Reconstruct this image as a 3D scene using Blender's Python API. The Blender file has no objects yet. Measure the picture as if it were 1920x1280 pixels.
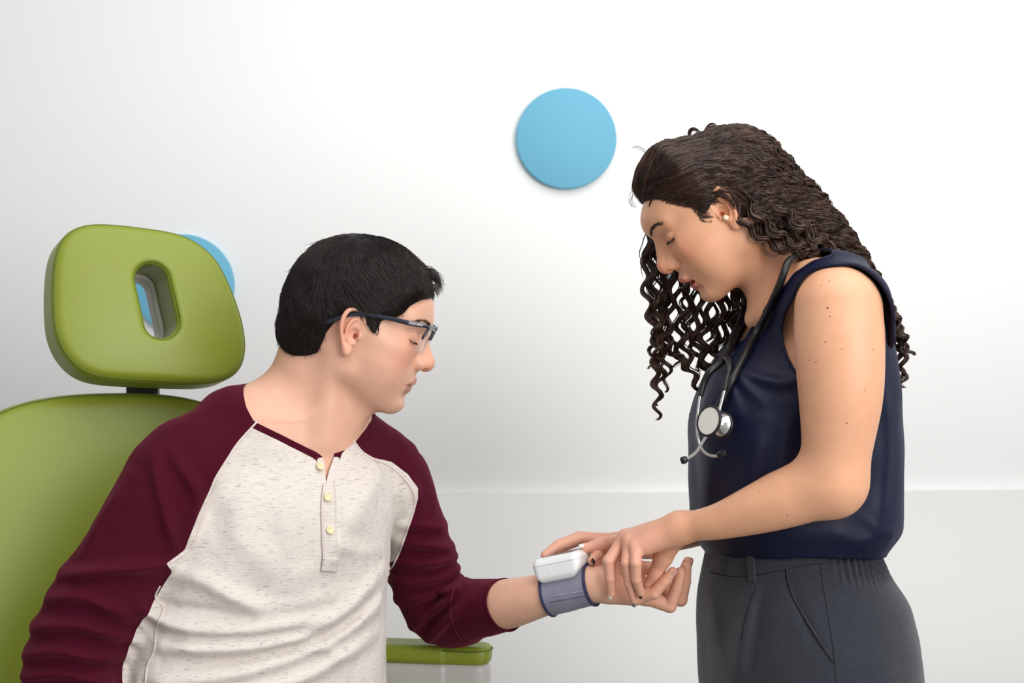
import bpy, math, random
import numpy as np
from mathutils import Matrix, Vector

# ------------------------------------------------------------------ camera, world, lights
SC = bpy.context.scene
COL = SC.collection
CAM_Y, CAM_Z, FPX = -1.9, 1.31, 1920 * 50.0 / 36.0
cam = bpy.data.cameras.new('camera'); cam.lens = 50; cam.sensor_width = 36
cam_o = bpy.data.objects.new('camera', cam); COL.objects.link(cam_o)
cam_o.location = (0, CAM_Y, CAM_Z); cam_o.rotation_euler = (math.pi / 2, 0, 0)
cam.dof.use_dof = True; cam.dof.focus_distance = 1.86; cam.dof.aperture_fstop = 7.1
SC.camera = cam_o

world = bpy.data.worlds.new('world'); SC.world = world; world.use_nodes = True
world.node_tree.nodes['Background'].inputs[0].default_value = (0.97, 0.985, 1.0, 1)
world.node_tree.nodes['Background'].inputs[1].default_value = 0.46

def area(name, loc, target, sx, sy, power, color=(1, 1, 1)):
    l = bpy.data.lights.new(name, 'AREA'); l.shape = 'RECTANGLE'; l.size = sx; l.size_y = sy
    l.energy = power; l.color = color
    o = bpy.data.objects.new(name, l); COL.objects.link(o); o.location = loc
    o.rotation_euler = (Vector(target) - Vector(loc)).to_track_quat('-Z', 'Y').to_euler()
    return o
area('ceiling_light_panel', (0.5, -0.7, 2.9), (0.1, 0.1, 0.9), 2.4, 1.8, 30, (1.0, 0.985, 0.955))
area('window_light', (2.1, -2.9, 1.95), (0.1, 0.3, 1.15), 2.2, 2.0, 78, (1.0, 0.985, 0.96))
SC.view_settings.view_transform = 'Standard'; SC.view_settings.look = 'None'
SC.view_settings.exposure = 0.10; SC.view_settings.gamma = 1.0
SC.view_settings.use_curve_mapping = False

RNG = np.random.default_rng(7)
random.seed(7)

def W(px, py, y=0.0):
    d = y - CAM_Y
    return np.array([(px - 960) * d / FPX, y, CAM_Z - (py - 640) * d / FPX])

# ------------------------------------------------------------------ materials
def srgb(r, g, b):
    def f(c):
        c /= 255.0
        return c / 12.92 if c <= 0.04045 else ((c + 0.055) / 1.055) ** 2.4
    return (f(r), f(g), f(b), 1.0)

def mat(name, col=(0.8, 0.8, 0.8, 1), rough=0.5, metal=0.0, spec=0.5, sheen=0.0, sss=0.0, vcol=False,
        bump=None, coat=0.0, noise_col=None, sheen_tint=None):
    m = bpy.data.materials.new(name); m.use_nodes = True
    nt = m.node_tree; b = nt.nodes['Principled BSDF']
    b.inputs['Base Color'].default_value = col
    b.inputs['Roughness'].default_value = rough; b.inputs['Metallic'].default_value = metal
    b.inputs['Specular IOR Level'].default_value = spec
    b.inputs['Sheen Weight'].default_value = sheen
    if sheen_tint: b.inputs['Sheen Tint'].default_value = sheen_tint
    b.inputs['Coat Weight'].default_value = coat
    if sss:
        b.inputs['Subsurface Weight'].default_value = sss
        b.inputs['Subsurface Radius'].default_value = (1.0, 0.35, 0.18)
        b.inputs['Subsurface Scale'].default_value = 0.008
    tc = nt.nodes.new('ShaderNodeTexCoord')
    last = None
    if vcol:
        at = nt.nodes.new('ShaderNodeAttribute'); at.attribute_name = 'Col'
        last = at.outputs['Color']
    if noise_col:   # (scale, amount, detail)
        nz = nt.nodes.new('ShaderNodeTexNoise'); nz.inputs['Scale'].default_value = noise_col[0]
        nz.inputs['Detail'].default_value = noise_col[2]
        nt.links.new(tc.outputs['Object'], nz.inputs['Vector'])
        mp = nt.nodes.new('ShaderNodeMapRange')
        mp.inputs['From Min'].default_value = 0.3; mp.inputs['From Max'].default_value = 0.7
        mp.inputs['To Min'].default_value = 1 - noise_col[1]; mp.inputs['To Max'].default_value = 1 + noise_col[1]
        nt.links.new(nz.outputs['Fac'], mp.inputs['Value'])
        mx = nt.nodes.new('ShaderNodeVectorMath'); mx.operation = 'SCALE'
        if last is not None: nt.links.new(last, mx.inputs[0])
        else: mx.inputs[0].default_value = col[:3]
        nt.links.new(mp.outputs['Result'], mx.inputs['Scale'])
        last = mx.outputs['Vector']
    if last is not None: nt.links.new(last, b.inputs['Base Color'])
    if bump:        # list of (scale, distance, stretch xyz)
        prev = None
        for sc_, dist, st in bump:
            mpn = nt.nodes.new('ShaderNodeMapping'); mpn.inputs['Scale'].default_value = st
            nt.links.new(tc.outputs['Object'], mpn.inputs['Vector'])
            nz = nt.nodes.new('ShaderNodeTexNoise'); nz.inputs['Scale'].default_value = sc_
            nz.inputs['Detail'].default_value = 3
            nt.links.new(mpn.outputs['Vector'], nz.inputs['Vector'])
            bp = nt.nodes.new('ShaderNodeBump'); bp.inputs['Distance'].default_value = dist
            bp.inputs['Strength'].default_value = 1.0
            nt.links.new(nz.outputs['Fac'], bp.inputs['Height'])
            if prev is not None: nt.links.new(prev, bp.inputs['Normal'])
            prev = bp.outputs['Normal']
        nt.links.new(prev, b.inputs['Normal'])
    return m

# ------------------------------------------------------------------ objects
def tag(o, label=None, cat=None, group=None, kind=None):
    if label: o['label'] = label
    if cat: o['category'] = cat
    if group: o['group'] = group
    if kind: o['kind'] = kind
    return o

def thing(name, loc, label, cat, group=None):
    o = bpy.data.objects.new(name, None); COL.objects.link(o); o.location = tuple(loc)
    o.empty_display_size = 0.05
    return tag(o, label, cat, group)

def put(o, parent):
    if parent is not None:
        o.parent = parent
        # a nested parent already sits at the world origin; only a top-level Empty carries an offset
        if parent.parent is None: o.matrix_parent_inverse = Matrix.Translation(-parent.location)
    return o

def mesh_obj(name, V, F, m, parent=None, col=None, smooth=True, nrm=None):
    """V (n,3); F list of index arrays (each k x 3 or k x 4)"""
    V = np.asarray(V, np.float32)
    if not isinstance(F, list): F = [F]
    F = [np.asarray(f, np.int32) for f in F if len(f)]
    me = bpy.data.meshes.new(name)
    nl = sum(f.size for f in F); npoly = sum(len(f) for f in F)
    me.vertices.add(len(V)); me.vertices.foreach_set('co', V.ravel())
    me.loops.add(nl); me.polygons.add(npoly)
    me.loops.foreach_set('vertex_index', np.concatenate([f.ravel() for f in F]))
    tot = np.concatenate([np.full(len(f), f.shape[1], np.int32) for f in F])
    st = np.concatenate([[0], np.cumsum(tot)[:-1]]).astype(np.int32)
    me.polygons.foreach_set('loop_start', st)
    me.update(calc_edges=True); me.validate()
    if smooth: me.polygons.foreach_set('use_smooth', np.ones(len(me.polygons), bool))
    if col is not None:
        a = me.color_attributes.new('Col', 'FLOAT_COLOR', 'POINT')
        c = np.ones((len(V), 4), np.float32); c[:, :3] = col
        a.data.foreach_set('color', c.ravel())
    if m is not None: me.materials.append(m)
    if nrm is not None and len(me.vertices) == len(nrm): me.normals_split_custom_set_from_vertices(nrm.astype(np.float32))
    o = bpy.data.objects.new(name, me); COL.objects.link(o)
    return put(o, parent)

# ------------------------------------------------------------------ signed distance fields
def rc(a, b, ra, rb):
    a = np.asarray(a, np.float32); b = np.asarray(b, np.float32)
    ba = b - a; L = float(ba @ ba) + 1e-12
    def f(P):
        q = P - a
        h = np.clip((q @ ba) / L, 0, 1)
        q -= h[:, None] * ba
        return np.sqrt(np.einsum('ij,ij->i', q, q)) - (ra + (rb - ra) * h)
    return f

def ell(c, r, R=None):
    c = np.asarray(c, np.float32); r = np.asarray(r, np.float32)
    def f(P):
        q = P - c
        if R is not None: q = q @ R
        k0 = np.sqrt((((q / r)) ** 2).sum(1)); k1 = np.sqrt(((q / (r * r)) ** 2).sum(1)) + 1e-9
        return k0 * (k0 - 1.0) / k1
    return f

def rbox(c, h, rad, R=None):
    c = np.asarray(c, np.float32); h = np.asarray(h, np.float32) - rad
    def f(P):
        q = P - c
        if R is not None: q = q @ R
        q = np.abs(q) - h
        return np.sqrt((np.maximum(q, 0) ** 2).sum(1)) + np.minimum(q.max(1), 0) - rad
    return f

def smin(a, b, k):
    if k <= 0: return np.minimum(a, b)
    h = np.clip(0.5 + 0.5 * (b - a) / k, 0, 1)
    return b + (a - b) * h - k * h * (1 - h)

def smax(a, b, k): return -smin(-a, -b, k)

def field(items):
    """items: list of (op, k, fn)"""
    def f(P):
        d = None
        for op, k, fn in items:
            v = fn(P)
            if d is None: d = v
            elif op == '+': d = smin(d, v, k)
            elif op == '-': d = smax(d, -v, k)
            else: d = smax(d, v, k)
        return d
    return f

def chain(pts, rs, k=0.004):
    fs = [rc(pts[i], pts[i + 1], rs[i], rs[i + 1]) for i in range(len(pts) - 1)]
    def f(P):
        d = fs[0](P)
        for g in fs[1:]: d = smin(d, g(P), k)
        return d
    return f

def limb(pts, rs, n=14):
    """smooth tapering limb through the joints"""
    X = resample(np.column_stack([np.array(pts, float), np.array(rs, float)]), 300)
    for _ in range(60): X[1:-1] = (X[:-2] + 2 * X[1:-1] + X[2:]) / 4
    s = np.concatenate([[0], np.cumsum(np.linalg.norm(np.diff(X[:, :3], axis=0), axis=1))])
    T = np.gradient(X[:, :3], s, axis=0); T /= np.linalg.norm(T, axis=1, keepdims=True)
    k = np.linspace(0, 299, 24).astype(int); K = X[k, :3].astype(np.float32); ks = s[k]
    du = s[-1] / 299; u = np.linspace(0, s[-1], 300)
    A = np.column_stack([np.interp(u, s, X[:, j]) for j in range(4)] + [np.interp(u, s, T[:, j]) for j in range(3)]).astype(np.float32)
    def f(P):
        d2 = (P * P).sum(1)[:, None] - 2 * P @ K.T + (K * K).sum(1)[None]
        t = ks[np.argmin(d2, 1)].astype(np.float32)
        for it in range(4):
            i = np.clip(t / du, 0, 298.999); j = i.astype(np.int32); w = (i - j).astype(np.float32)[:, None]
            a = A[j] * (1 - w) + A[j + 1] * w
            q = P - a[:, :3]
            if it < 3: t = np.clip(t + (q * a[:, 4:]).sum(1), 0, s[-1]).astype(np.float32)
        return np.sqrt((q * q).sum(1)) - a[:, 3]
    return f

def loft(zs, cx, cy, a, b, F, L, e=2.3):
    """superelliptic column: centre (cx,cy)(z), half depth a along F, half width b along L"""
    o = np.argsort(zs); zs = np.asarray(zs, float)[o]
    zz = np.linspace(zs[0], zs[-1], 200)
    def sm(v):
        v = np.interp(zz, zs, np.asarray(v, float)[o])
        n = 9; vp = np.pad(v, n, mode='edge'); return np.convolve(vp, np.ones(2 * n + 1) / (2 * n + 1), 'valid')
    A, B, CX, CY = sm(a), sm(b), sm(cx), sm(cy)
    def f(P):
        z = P[:, 2]
        ia = np.interp(z, zz, A); ib = np.interp(z, zz, B)
        x = P[:, 0] - np.interp(z, zz, CX); y = P[:, 1] - np.interp(z, zz, CY)
        u = np.abs(x * F[0] + y * F[1]) / ia; v = np.abs(x * L[0] + y * L[1]) / ib
        s = (u ** e + v ** e) ** (1.0 / e)
        d = (s - 1) * np.minimum(ia, ib)
        return np.maximum(d, np.maximum(z - zz[-1], zz[0] - z)).astype(np.float32)
    return f

def hash3(i, j, k, s):
    n = (i * 374761393 + j * 668265263 + k * 2147483647 + s * 974711).astype(np.int64)
    n = (n ^ (n >> 13)) * 1274126177
    return (((n ^ (n >> 16)) & 0xffff) / 65535.0).astype(np.float32)

def vnoise(P, freq, seed=0):
    q = P * freq; i = np.floor(q).astype(np.int64); t = (q - i).astype(np.float32); t = t * t * (3 - 2 * t)
    r = 0
    for dx in (0, 1):
        wx = t[:, 0] if dx else 1 - t[:, 0]
        for dy in (0, 1):
            wy = t[:, 1] if dy else 1 - t[:, 1]
            for dz in (0, 1):
                wz = t[:, 2] if dz else 1 - t[:, 2]
                r = r + wx * wy * wz * hash3(i[:, 0] + dx, i[:, 1] + dy, i[:, 2] + dz, seed)
    return r * 2 - 1

def grad(f, V, e=4e-4):
    k = np.array([[1, -1, -1], [-1, -1, 1], [-1, 1, -1], [1, 1, 1]], np.float32)
    g = 0
    for q in k: g = g + q[None] * f((V + q * e).astype(np.float32))[:, None]
    return g / (4 * e)

def normals(f, V):
    g = grad(f, V)
    return g / (np.linalg.norm(g, axis=1, keepdims=True) + 1e-9)

EDGES = [(0, 1), (2, 3), (4, 5), (6, 7), (0, 2), (1, 3), (4, 6), (5, 7), (0, 4), (1, 5), (2, 6), (3, 7)]
def mesh_sdf(f, lo, hi, h, proj=2):
    lo = np.asarray(lo, np.float32); hi = np.asarray(hi, np.float32)
    B = 8
    nb = np.ceil(((hi - lo) / h + 1) / B).astype(int)
    bi = np.stack(np.meshgrid(*[np.arange(n) for n in nb], indexing='ij'), -1).reshape(-1, 3)
    cen = (lo + (bi * B + (B - 1) / 2) * h).astype(np.float32)
    dc = f(cen)
    act = np.abs(dc) < h * B * 0.5 * 1.8 + 0.002
    D = np.empty(tuple(nb * B), np.float32)
    D6 = D.reshape(nb[0], B, nb[1], B, nb[2], B)
    D6[...] = dc.reshape(nb)[:, None, :, None, :, None]
    off = np.stack(np.meshgrid(*[np.arange(B)] * 3, indexing='ij'), -1).reshape(-1, 3)
    ab = bi[act]
    for s in range(0, len(ab), 400):
        c = ab[s:s + 400]
        P = (lo + (c[:, None] * B + off[None]).reshape(-1, 3) * h).astype(np.float32)
        v = f(P).reshape(-1, B, B, B)
        D6[c[:, 0], :, c[:, 1], :, c[:, 2], :] = v
    S = D < 0
    n = D.shape
    c8 = [(i, j, k) for i in (0, 1) for j in (0, 1) for k in (0, 1)]
    cnt = np.zeros((n[0] - 1, n[1] - 1, n[2] - 1), np.int8)
    for i, j, k in c8: cnt += S[i:n[0] - 1 + i, j:n[1] - 1 + j, k:n[2] - 1 + k]
    cells = np.argwhere((cnt > 0) & (cnt < 8))
    vals = np.stack([D[cells[:, 0] + i, cells[:, 1] + j, cells[:, 2] + k] for i, j, k in c8], 1)
    acc = np.zeros((len(cells), 3), np.float32); num = np.zeros(len(cells), np.float32)
    for a, b in EDGES:
        va, vb = vals[:, a], vals[:, b]
        m = (va < 0) != (vb < 0)
        t = np.where(m, va / np.where(m, va - vb, 1), 0)
        pa = np.array(c8[a], np.float32); pb = np.array(c8[b], np.float32)
        acc += m[:, None] * (pa + t[:, None] * (pb - pa)); num += m
    V = lo + (cells + acc / num[:, None]) * h
    idx = np.full(cnt.shape, -1, np.int32); idx[cells[:, 0], cells[:, 1], cells[:, 2]] = np.arange(len(cells))
    Q = []
    for ax in range(3):
        sl0 = [slice(None)] * 3; sl1 = [slice(None)] * 3
        sl0[ax] = slice(0, -1); sl1[ax] = slice(1, None)
        e = np.argwhere(S[tuple(sl0)] != S[tuple(sl1)])
        u, v = (ax + 1) % 3, (ax + 2) % 3
        ok = (e[:, u] > 0) & (e[:, v] > 0) & (e[:, u] < n[u] - 1) & (e[:, v] < n[v] - 1)
        e = e[ok]
        du = np.zeros(3, int); du[u] = 1; dv = np.zeros(3, int); dv[v] = 1
        g = lambda x: idx[x[:, 0], x[:, 1], x[:, 2]]
        q = np.stack([g(e - du - dv), g(e - dv), g(e), g(e - du)], 1)
        ins = S[tuple(sl0)][e[:, 0], e[:, 1], e[:, 2]]
        q = np.where(ins[:, None], q, q[:, ::-1])
        Q.append(q[(q >= 0).all(1)])
    Q = np.concatenate(Q)
    V = V.astype(np.float32)
    for _ in range(proj):
        g = grad(f, V); d = f(V)
        st = -d[:, None] * g / np.maximum((g * g).sum(1, keepdims=True), 0.2)
        l = np.linalg.norm(st, axis=1, keepdims=True)
        V = (V + st * np.minimum(1, 0.6 * h / (l + 1e-9))).astype(np.float32)
    return V, Q

def tris(Q): return np.concatenate([Q[:, [0, 1, 2]], Q[:, [0, 2, 3]]])

def compact(V, F, *att):
    used = np.unique(F); mp = np.full(len(V), -1, np.int32); mp[used] = np.arange(len(used))
    return (V[used], mp[F]) + tuple(a[used] for a in att)

def clip(V, T, g):
    """keep the g<0 side of a triangle mesh, with exact edges"""
    T = np.asarray(T)
    s = g[T] < 0; k = s.sum(1)
    out = [T[k == 3]]
    newV = [V]; cache = {}; nv = [len(V)]; add = []
    def cut(i, j):
        key = (i, j) if i < j else (j, i)
        if key not in cache:
            t = g[i] / (g[i] - g[j]); add.append(V[i] + t * (V[j] - V[i])); cache[key] = nv[0]; nv[0] += 1
        return cache[key]
    extra = []
    for t, ss in zip(T[k == 1], s[k == 1]):
        r = int(np.argmax(ss)); a, b, c = t[r], t[(r + 1) % 3], t[(r + 2) % 3]
        extra.append((a, cut(a, b), cut(a, c)))
    for t, ss in zip(T[k == 2], s[k == 2]):
        r = int(np.argmin(ss)); a, b, c = t[r], t[(r + 1) % 3], t[(r + 2) % 3]
        p, q = cut(a, b), cut(a, c)
        extra += [(p, b, c), (p, c, q)]
    V2 = np.concatenate([V, np.array(add, np.float32).reshape(-1, V.shape[1])])
    if extra: out.append(np.array(extra, np.int32))
    T2 = np.concatenate(out)
    return compact(V2, T2)

# ------------------------------------------------------------------ tubes
def resample(pts, n):
    pts = np.asarray(pts, float)
    # catmull-rom through the points, then even arc length
    P = np.vstack([2 * pts[0] - pts[1], pts, 2 * pts[-1] - pts[-2]])
    out = []
    for i in range(1, len(P) - 2):
        p0, p1, p2, p3 = P[i - 1:i + 3]
        for t in np.linspace(0, 1, 16, endpoint=False):
            out.append(0.5 * ((2 * p1) + (-p0 + p2) * t + (2 * p0 - 5 * p1 + 4 * p2 - p3) * t * t + (-p0 + 3 * p1 - 3 * p2 + p3) * t ** 3))
    out.append(P[-2]); out = np.array(out)
    s = np.concatenate([[0], np.cumsum(np.linalg.norm(np.diff(out, axis=0), axis=1))])
    u = np.linspace(0, s[-1], n)
    return np.stack([np.interp(u, s, out[:, k]) for k in range(out.shape[1])], 1)

def tubes(C, R, sides=5, flat=1.0, ref=None, caps=True):
    """C (S,M,3) centre lines, R (S,M) radii -> V, F"""
    C = np.asarray(C, float); S, M, _ = C.shape
    R = np.broadcast_to(np.asarray(R, float), (S, M))
    T = np.gradient(C, axis=1); T /= np.linalg.norm(T, axis=2, keepdims=True) + 1e-9
    if ref is None:
        n0 = np.tile(np.array([0.13, 0.97, 0.21]), (S, 1))
    else: n0 = np.broadcast_to(np.asarray(ref, float), (S, 3)).copy()
    N = np.zeros_like(C); cur = n0
    for i in range(M):
        cur = cur - (cur * T[:, i]).sum(1, keepdims=True) * T[:, i]
        l = np.linalg.norm(cur, axis=1, keepdims=True)
        cur = np.where(l < 1e-5, np.cross(T[:, i], [0.3, 0.2, 0.9]), cur / (l + 1e-12))
        N[:, i] = cur
    Bn = np.cross(T, N)
    a = np.arange(sides) * 2 * math.pi / sides
    V = C[:, :, None] + R[:, :, None, None] * (np.cos(a)[None, None, :, None] * N[:, :, None] + flat * np.sin(a)[None, None, :, None] * Bn[:, :, None])
    V = V.reshape(-1, 3)
    base = (np.arange(S) * M * sides)[:, None, None]
    i = (np.arange(M - 1) * sides)[None, :, None]; j = np.arange(sides)[None, None, :]; j2 = (j + 1) % sides
    q = np.stack([base + i + j, base + i + j2, base + i + sides + j2, base + i + sides + j], -1).reshape(-1, 4)
    F = [q]
    if caps and sides == 4:
        b = base[:, 0, 0]
        F[0] = np.concatenate([q, np.stack([b + 3, b + 2, b + 1, b], 1), np.stack([b + (M - 1) * sides + t for t in range(4)], 1)])
    elif caps:
        b = base[:, 0, 0]; e = b + (M - 1) * sides
        tr = [np.stack([b, b + t + 1, b + t], 1) for t in range(1, sides - 1)] + [np.stack([e, e + t, e + t + 1], 1) for t in range(1, sides - 1)]
        F.append(np.concatenate(tr))
    return V, F

def tube_obj(name, pts, r, m, parent=None, n=40, sides=10, flat=1.0, ref=None, smooth_path=True):
    C = resample(pts, n) if smooth_path else np.asarray(pts, float)
    if np.ndim(r): r = np.interp(np.linspace(0, 1, len(C)), np.linspace(0, 1, len(r)), r)
    V, F = tubes(C[None], np.broadcast_to(r, (1, len(C))), sides, flat, ref)
    return mesh_obj(name, V, F, m, parent)

def box(name, lo, hi, m, parent=None, bevel=0.0):
    lo = np.array(lo, float); hi = np.array(hi, float)
    V = np.array([[x, y, z] for x in (lo[0], hi[0]) for y in (lo[1], hi[1]) for z in (lo[2], hi[2])])
    F = np.array([[0, 1, 3, 2], [4, 6, 7, 5], [0, 4, 5, 1], [2, 3, 7, 6], [0, 2, 6, 4], [1, 5, 7, 3]])
    o = mesh_obj(name, V, F, m, parent, smooth=False)
    if bevel:
        md = o.modifiers.new('bevel', 'BEVEL'); md.width = bevel; md.segments = 3
    return o

def frame(fwd, up=(0, 0, 1)):
    f = np.array(fwd, float); f /= np.linalg.norm(f)
    l = np.cross(up, f); l /= np.linalg.norm(l)
    u = np.cross(f, l)
    return np.stack([f, l, u], 1).astype(np.float32)      # columns: forward, left, up

def local(fn, O, R, s=1.0):
    O = np.asarray(O, np.float32)
    return lambda P: fn(((P - O) @ R) / s) * s

# ------------------------------------------------------------------ room
M_wall = mat('wall_paint', srgb(248, 248, 248), 0.6, spec=0.2, bump=[(60, 0.0004, (1, 1, 1))])
M_wall_low = mat('lower_wall_paint', srgb(226, 225, 224), 0.55, spec=0.25, bump=[(60, 0.0004, (1, 1, 1))])
M_floor = mat('floor_vinyl', srgb(170, 168, 165), 0.4, noise_col=(30, 0.06, 3))
M_disc = mat('blue_disc_paint', srgb(112, 184, 214), 0.55, spec=0.3)
M_green = mat('green_vinyl', srgb(134, 146, 45), 0.38, spec=0.45, bump=[(420, 0.0002, (1, 1, 1)), (1400, 0.00008, (1, 1, 1))])
M_seam = mat('green_thread', srgb(96, 112, 24), 0.7)
M_shell = mat('grey_plastic', srgb(188, 184, 180), 0.4)
M_dark = mat('dark_metal', srgb(52, 48, 46), 0.4, metal=0.5)

WA = math.atan(0.066)                       # the back wall runs slightly away to the right
WALL0 = 1.1
def wall_pt(px, py, lift=0.0):
    """point of the back wall seen at a pixel"""
    k = (px - 960) / FPX
    d = (WALL0 - lift - CAM_Y) / (1 - 0.066 * k)
    return np.array([k * d, CAM_Y + d, CAM_Z - (py - 640) * d / FPX])
def rotbox(name, lo, hi, m):
    o = box(name, lo, hi, m); o.rotation_euler = (0, 0, WA); o.location = (0, WALL0, 0)
    return tag(o, kind='structure')
zl = wall_pt(1400, 922)[2]
rotbox('wall_back', (-4, 0.0, 0), (4, 0.12, 2.9), M_wall)
rotbox('wall_back_lower', (-4, -0.018, 0), (4, 0.0, zl), M_wall_low)
fl = box('floor', (-4, -4.0, -0.06), (4, 1.45, 0), M_floor); tag(fl, kind='structure')
wl = box('wall_left', (-4.1, -4, 0), (-4, 1.3, 2.9), M_wall); tag(wl, kind='structure')

def disc(px, py, rpx, label):
    c = wall_pt(px, py); d = c[1] - CAM_Y
    r = rpx * d / FPX; t = 0.016; n = 128
    prof = [(0, -t), (r - 0.003, -t), (r - 0.0009, -t + 0.0009), (r, -t + 0.003), (r, 0), (0, 0)]
    a = np.arange(n) * 2 * math.pi / n
    V = np.array([[q * math.cos(x), y, q * math.sin(x)] for q, y in prof for x in a])
    Fq = np.array([[i * n + j, i * n + (j + 1) % n, (i + 1) * n + (j + 1) % n, (i + 1) * n + j] for i in range(len(prof) - 1) for j in range(n)])
    o = mesh_obj('wall_disc', V, Fq, M_disc, smooth=True)
    o.location = tuple(c + np.array([0, -0.001, 0])); o.rotation_euler = (0, 0, WA)
    md = o.modifiers.new('edges', 'EDGE_SPLIT'); md.split_angle = math.radians(30)
    return tag(o, label, 'wall disc', 'blue discs on the wall')
disc(1061, 261, 94, 'light blue round disc on the white wall between the two people')
disc(345, 534, 94, 'light blue round disc on the wall mostly hidden behind the green headrest')

# ------------------------------------------------------------------ treatment chair
chair = thing('treatment_chair', (-0.45, 0.25, 0), 'lime green vinyl treatment chair with slotted headrest that the man sits in', 'chair')

def plane_uv(pxs, C, Rm):
    """pixels -> (u along left axis, v up) on the plane through C whose normal is the forward column of Rm"""
    n = Rm[:, 0]; cam_p = np.array([0, CAM_Y, CAM_Z]); out = []
    for px, py in pxs:
        d = np.array([(px - 960) / FPX, 1.0, -(py - 640) / FPX])
        t = ((C - cam_p) @ n) / (d @ n); q = cam_p + t * d - C
        out.append((q @ Rm[:, 1], q @ Rm[:, 2]))
    return np.array(out)

def radial(poly):
    poly = resample(np.vstack([poly, poly[:3]]), 400)[:, :2]
    c = poly.mean(0); q = poly - c
    th = np.arctan2(q[:, 1], q[:, 0]); r = np.hypot(q[:, 0], q[:, 1]); o = np.argsort(th)
    th, r = th[o], r[o]
    tt = np.concatenate([th - 2 * math.pi, th, th + 2 * math.pi]); rr = np.tile(r, 3)
    g = np.linspace(-math.pi, math.pi, 361); v = np.interp(g, tt, rr)
    kern = np.hanning(33); kern /= kern.sum()
    v = np.convolve(np.concatenate([v[-17:-1], v, v[1:17]]), kern, 'valid')
    return c, g, v

def cushion(c, g, v, thick, rad, bulge, shrink=0.0, back=0.0):
    """padded slab: x forward (0 = front edge plane), outline radial about c in (y,z)"""
    def f(P):
        y = P[:, 1] - c[0]; z = P[:, 2] - c[1]
        rho = np.hypot(y, z); r = np.interp(np.arctan2(z, y), g, v) - shrink
        d2 = (rho - r) * 0.93
        b = bulge * np.clip(1 - (rho / r) ** 2, 0, 1) ** 0.8
        dn = np.maximum(P[:, 0] - b, -P[:, 0] - thick)
        q0 = np.maximum(d2 + rad, 0); q1 = np.maximum(dn + rad, 0)
        return (np.sqrt(q0 * q0 + q1 * q1) + np.minimum(np.maximum(d2, dn) + rad, 0) - rad).astype(np.float32)
    return f

def outline_tube(name, c, g, v, O, Rm, x, inset, r, m, parent):
    th = np.linspace(-math.pi, math.pi, 160)
    rr = np.interp(th, g, v) - inset
    L_ = np.stack([np.full_like(th, x), c[0] + rr * np.cos(th), c[1] + rr * np.sin(th)], 1)
    Cw = O + L_ @ Rm.T
    V, Fq = tubes(Cw[None], np.full((1, len(th)), r), 6)
    return mesh_obj(name, V, Fq, m, parent)

HR = frame((math.sin(0.50), -math.cos(0.50), 0.17)).astype(float)
HC = W(265, 572, 0.13)
hp = plane_uv([(99, 517), (98, 570), (102, 619), (117, 658), (148, 693), (195, 709), (308, 716), (390, 717), (437, 710), (459, 685),
               (464, 650), (455, 595), (433, 533), (406, 482), (375, 455), (340, 437), (273, 425), (203, 418), (156, 419), (125, 435), (107, 462)], HC, HR)
hc, hg, hv = radial(hp)
s0, s1 = plane_uv([(283, 526), (300, 604)], HC, HR)
slot = rc((0.0, *s0), (0.0, *s1), 0.0235, 0.0235)
def slot2(P):
    Q = P.copy(); Q[:, 0] = 0
    return slot(Q)
hf_ = cushion(hc, hg, hv, 0.072, 0.012, 0.012)
hfun = local(lambda P: smax(hf_(P), -slot2(P), 0.012), HC, HR)
lo = HC - 0.26; hi = HC + 0.26
hr = bpy.data.objects.new('headrest', None); COL.objects.link(hr); put(hr, chair)
V, Q = mesh_sdf(hfun, lo, hi, 0.0032)
mesh_obj('cushion', V, Q, M_green, hr)
outline_tube('piping_seam', hc, hg, hv, HC, HR, -0.0035, 0.0032, 0.0013, M_seam, hr)
th = np.linspace(0, 2 * math.pi, 80)
sd = (s1 - s0) / np.linalg.norm(s1 - s0); sn = np.array([-sd[1], sd[0]])
sl = np.array([(s0 if math.sin(t) < 0 else s1) + 0.0275 * (sd * math.sin(t) + sn * math.cos(t)) for t in th])
sl = np.vstack([sl[:-1], sl[:1]])
sx = np.linspace(0.02, -0.02, 81)
sP = HC + np.column_stack([np.tile(sx, 80), np.repeat(sl, 81, 0)]) @ HR.T
sI = np.argmax((hfun(sP.astype(np.float32)) < 0).reshape(80, 81), 1)
V, Fq = tubes((HC + np.column_stack([sx[sI], sl]) @ HR.T)[None], np.full((1, 80), 0.0011), 6)
mesh_obj('slot_seam', V, Fq, M_seam, hr)
bf_ = cushion(hc, hg, hv, 0.034, 0.013, 0.0, shrink=0.008)
def shell(P):
    Q = P.copy(); Q[:, 0] += 0.070
    return smax(bf_(Q), -(slot2(P) + 0.006), 0.004)
V, Q = mesh_sdf(local(shell, HC, HR), lo, hi, 0.0036)
mesh_obj('back_shell', V, Q, M_shell, hr)
# neck bracket
bp = W(268, 744, 0.235)
box('bracket', bp + [-0.024, -0.008, -0.05], bp + [0.024, 0.008, 0.05], M_dark, hr, 0.003)

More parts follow.
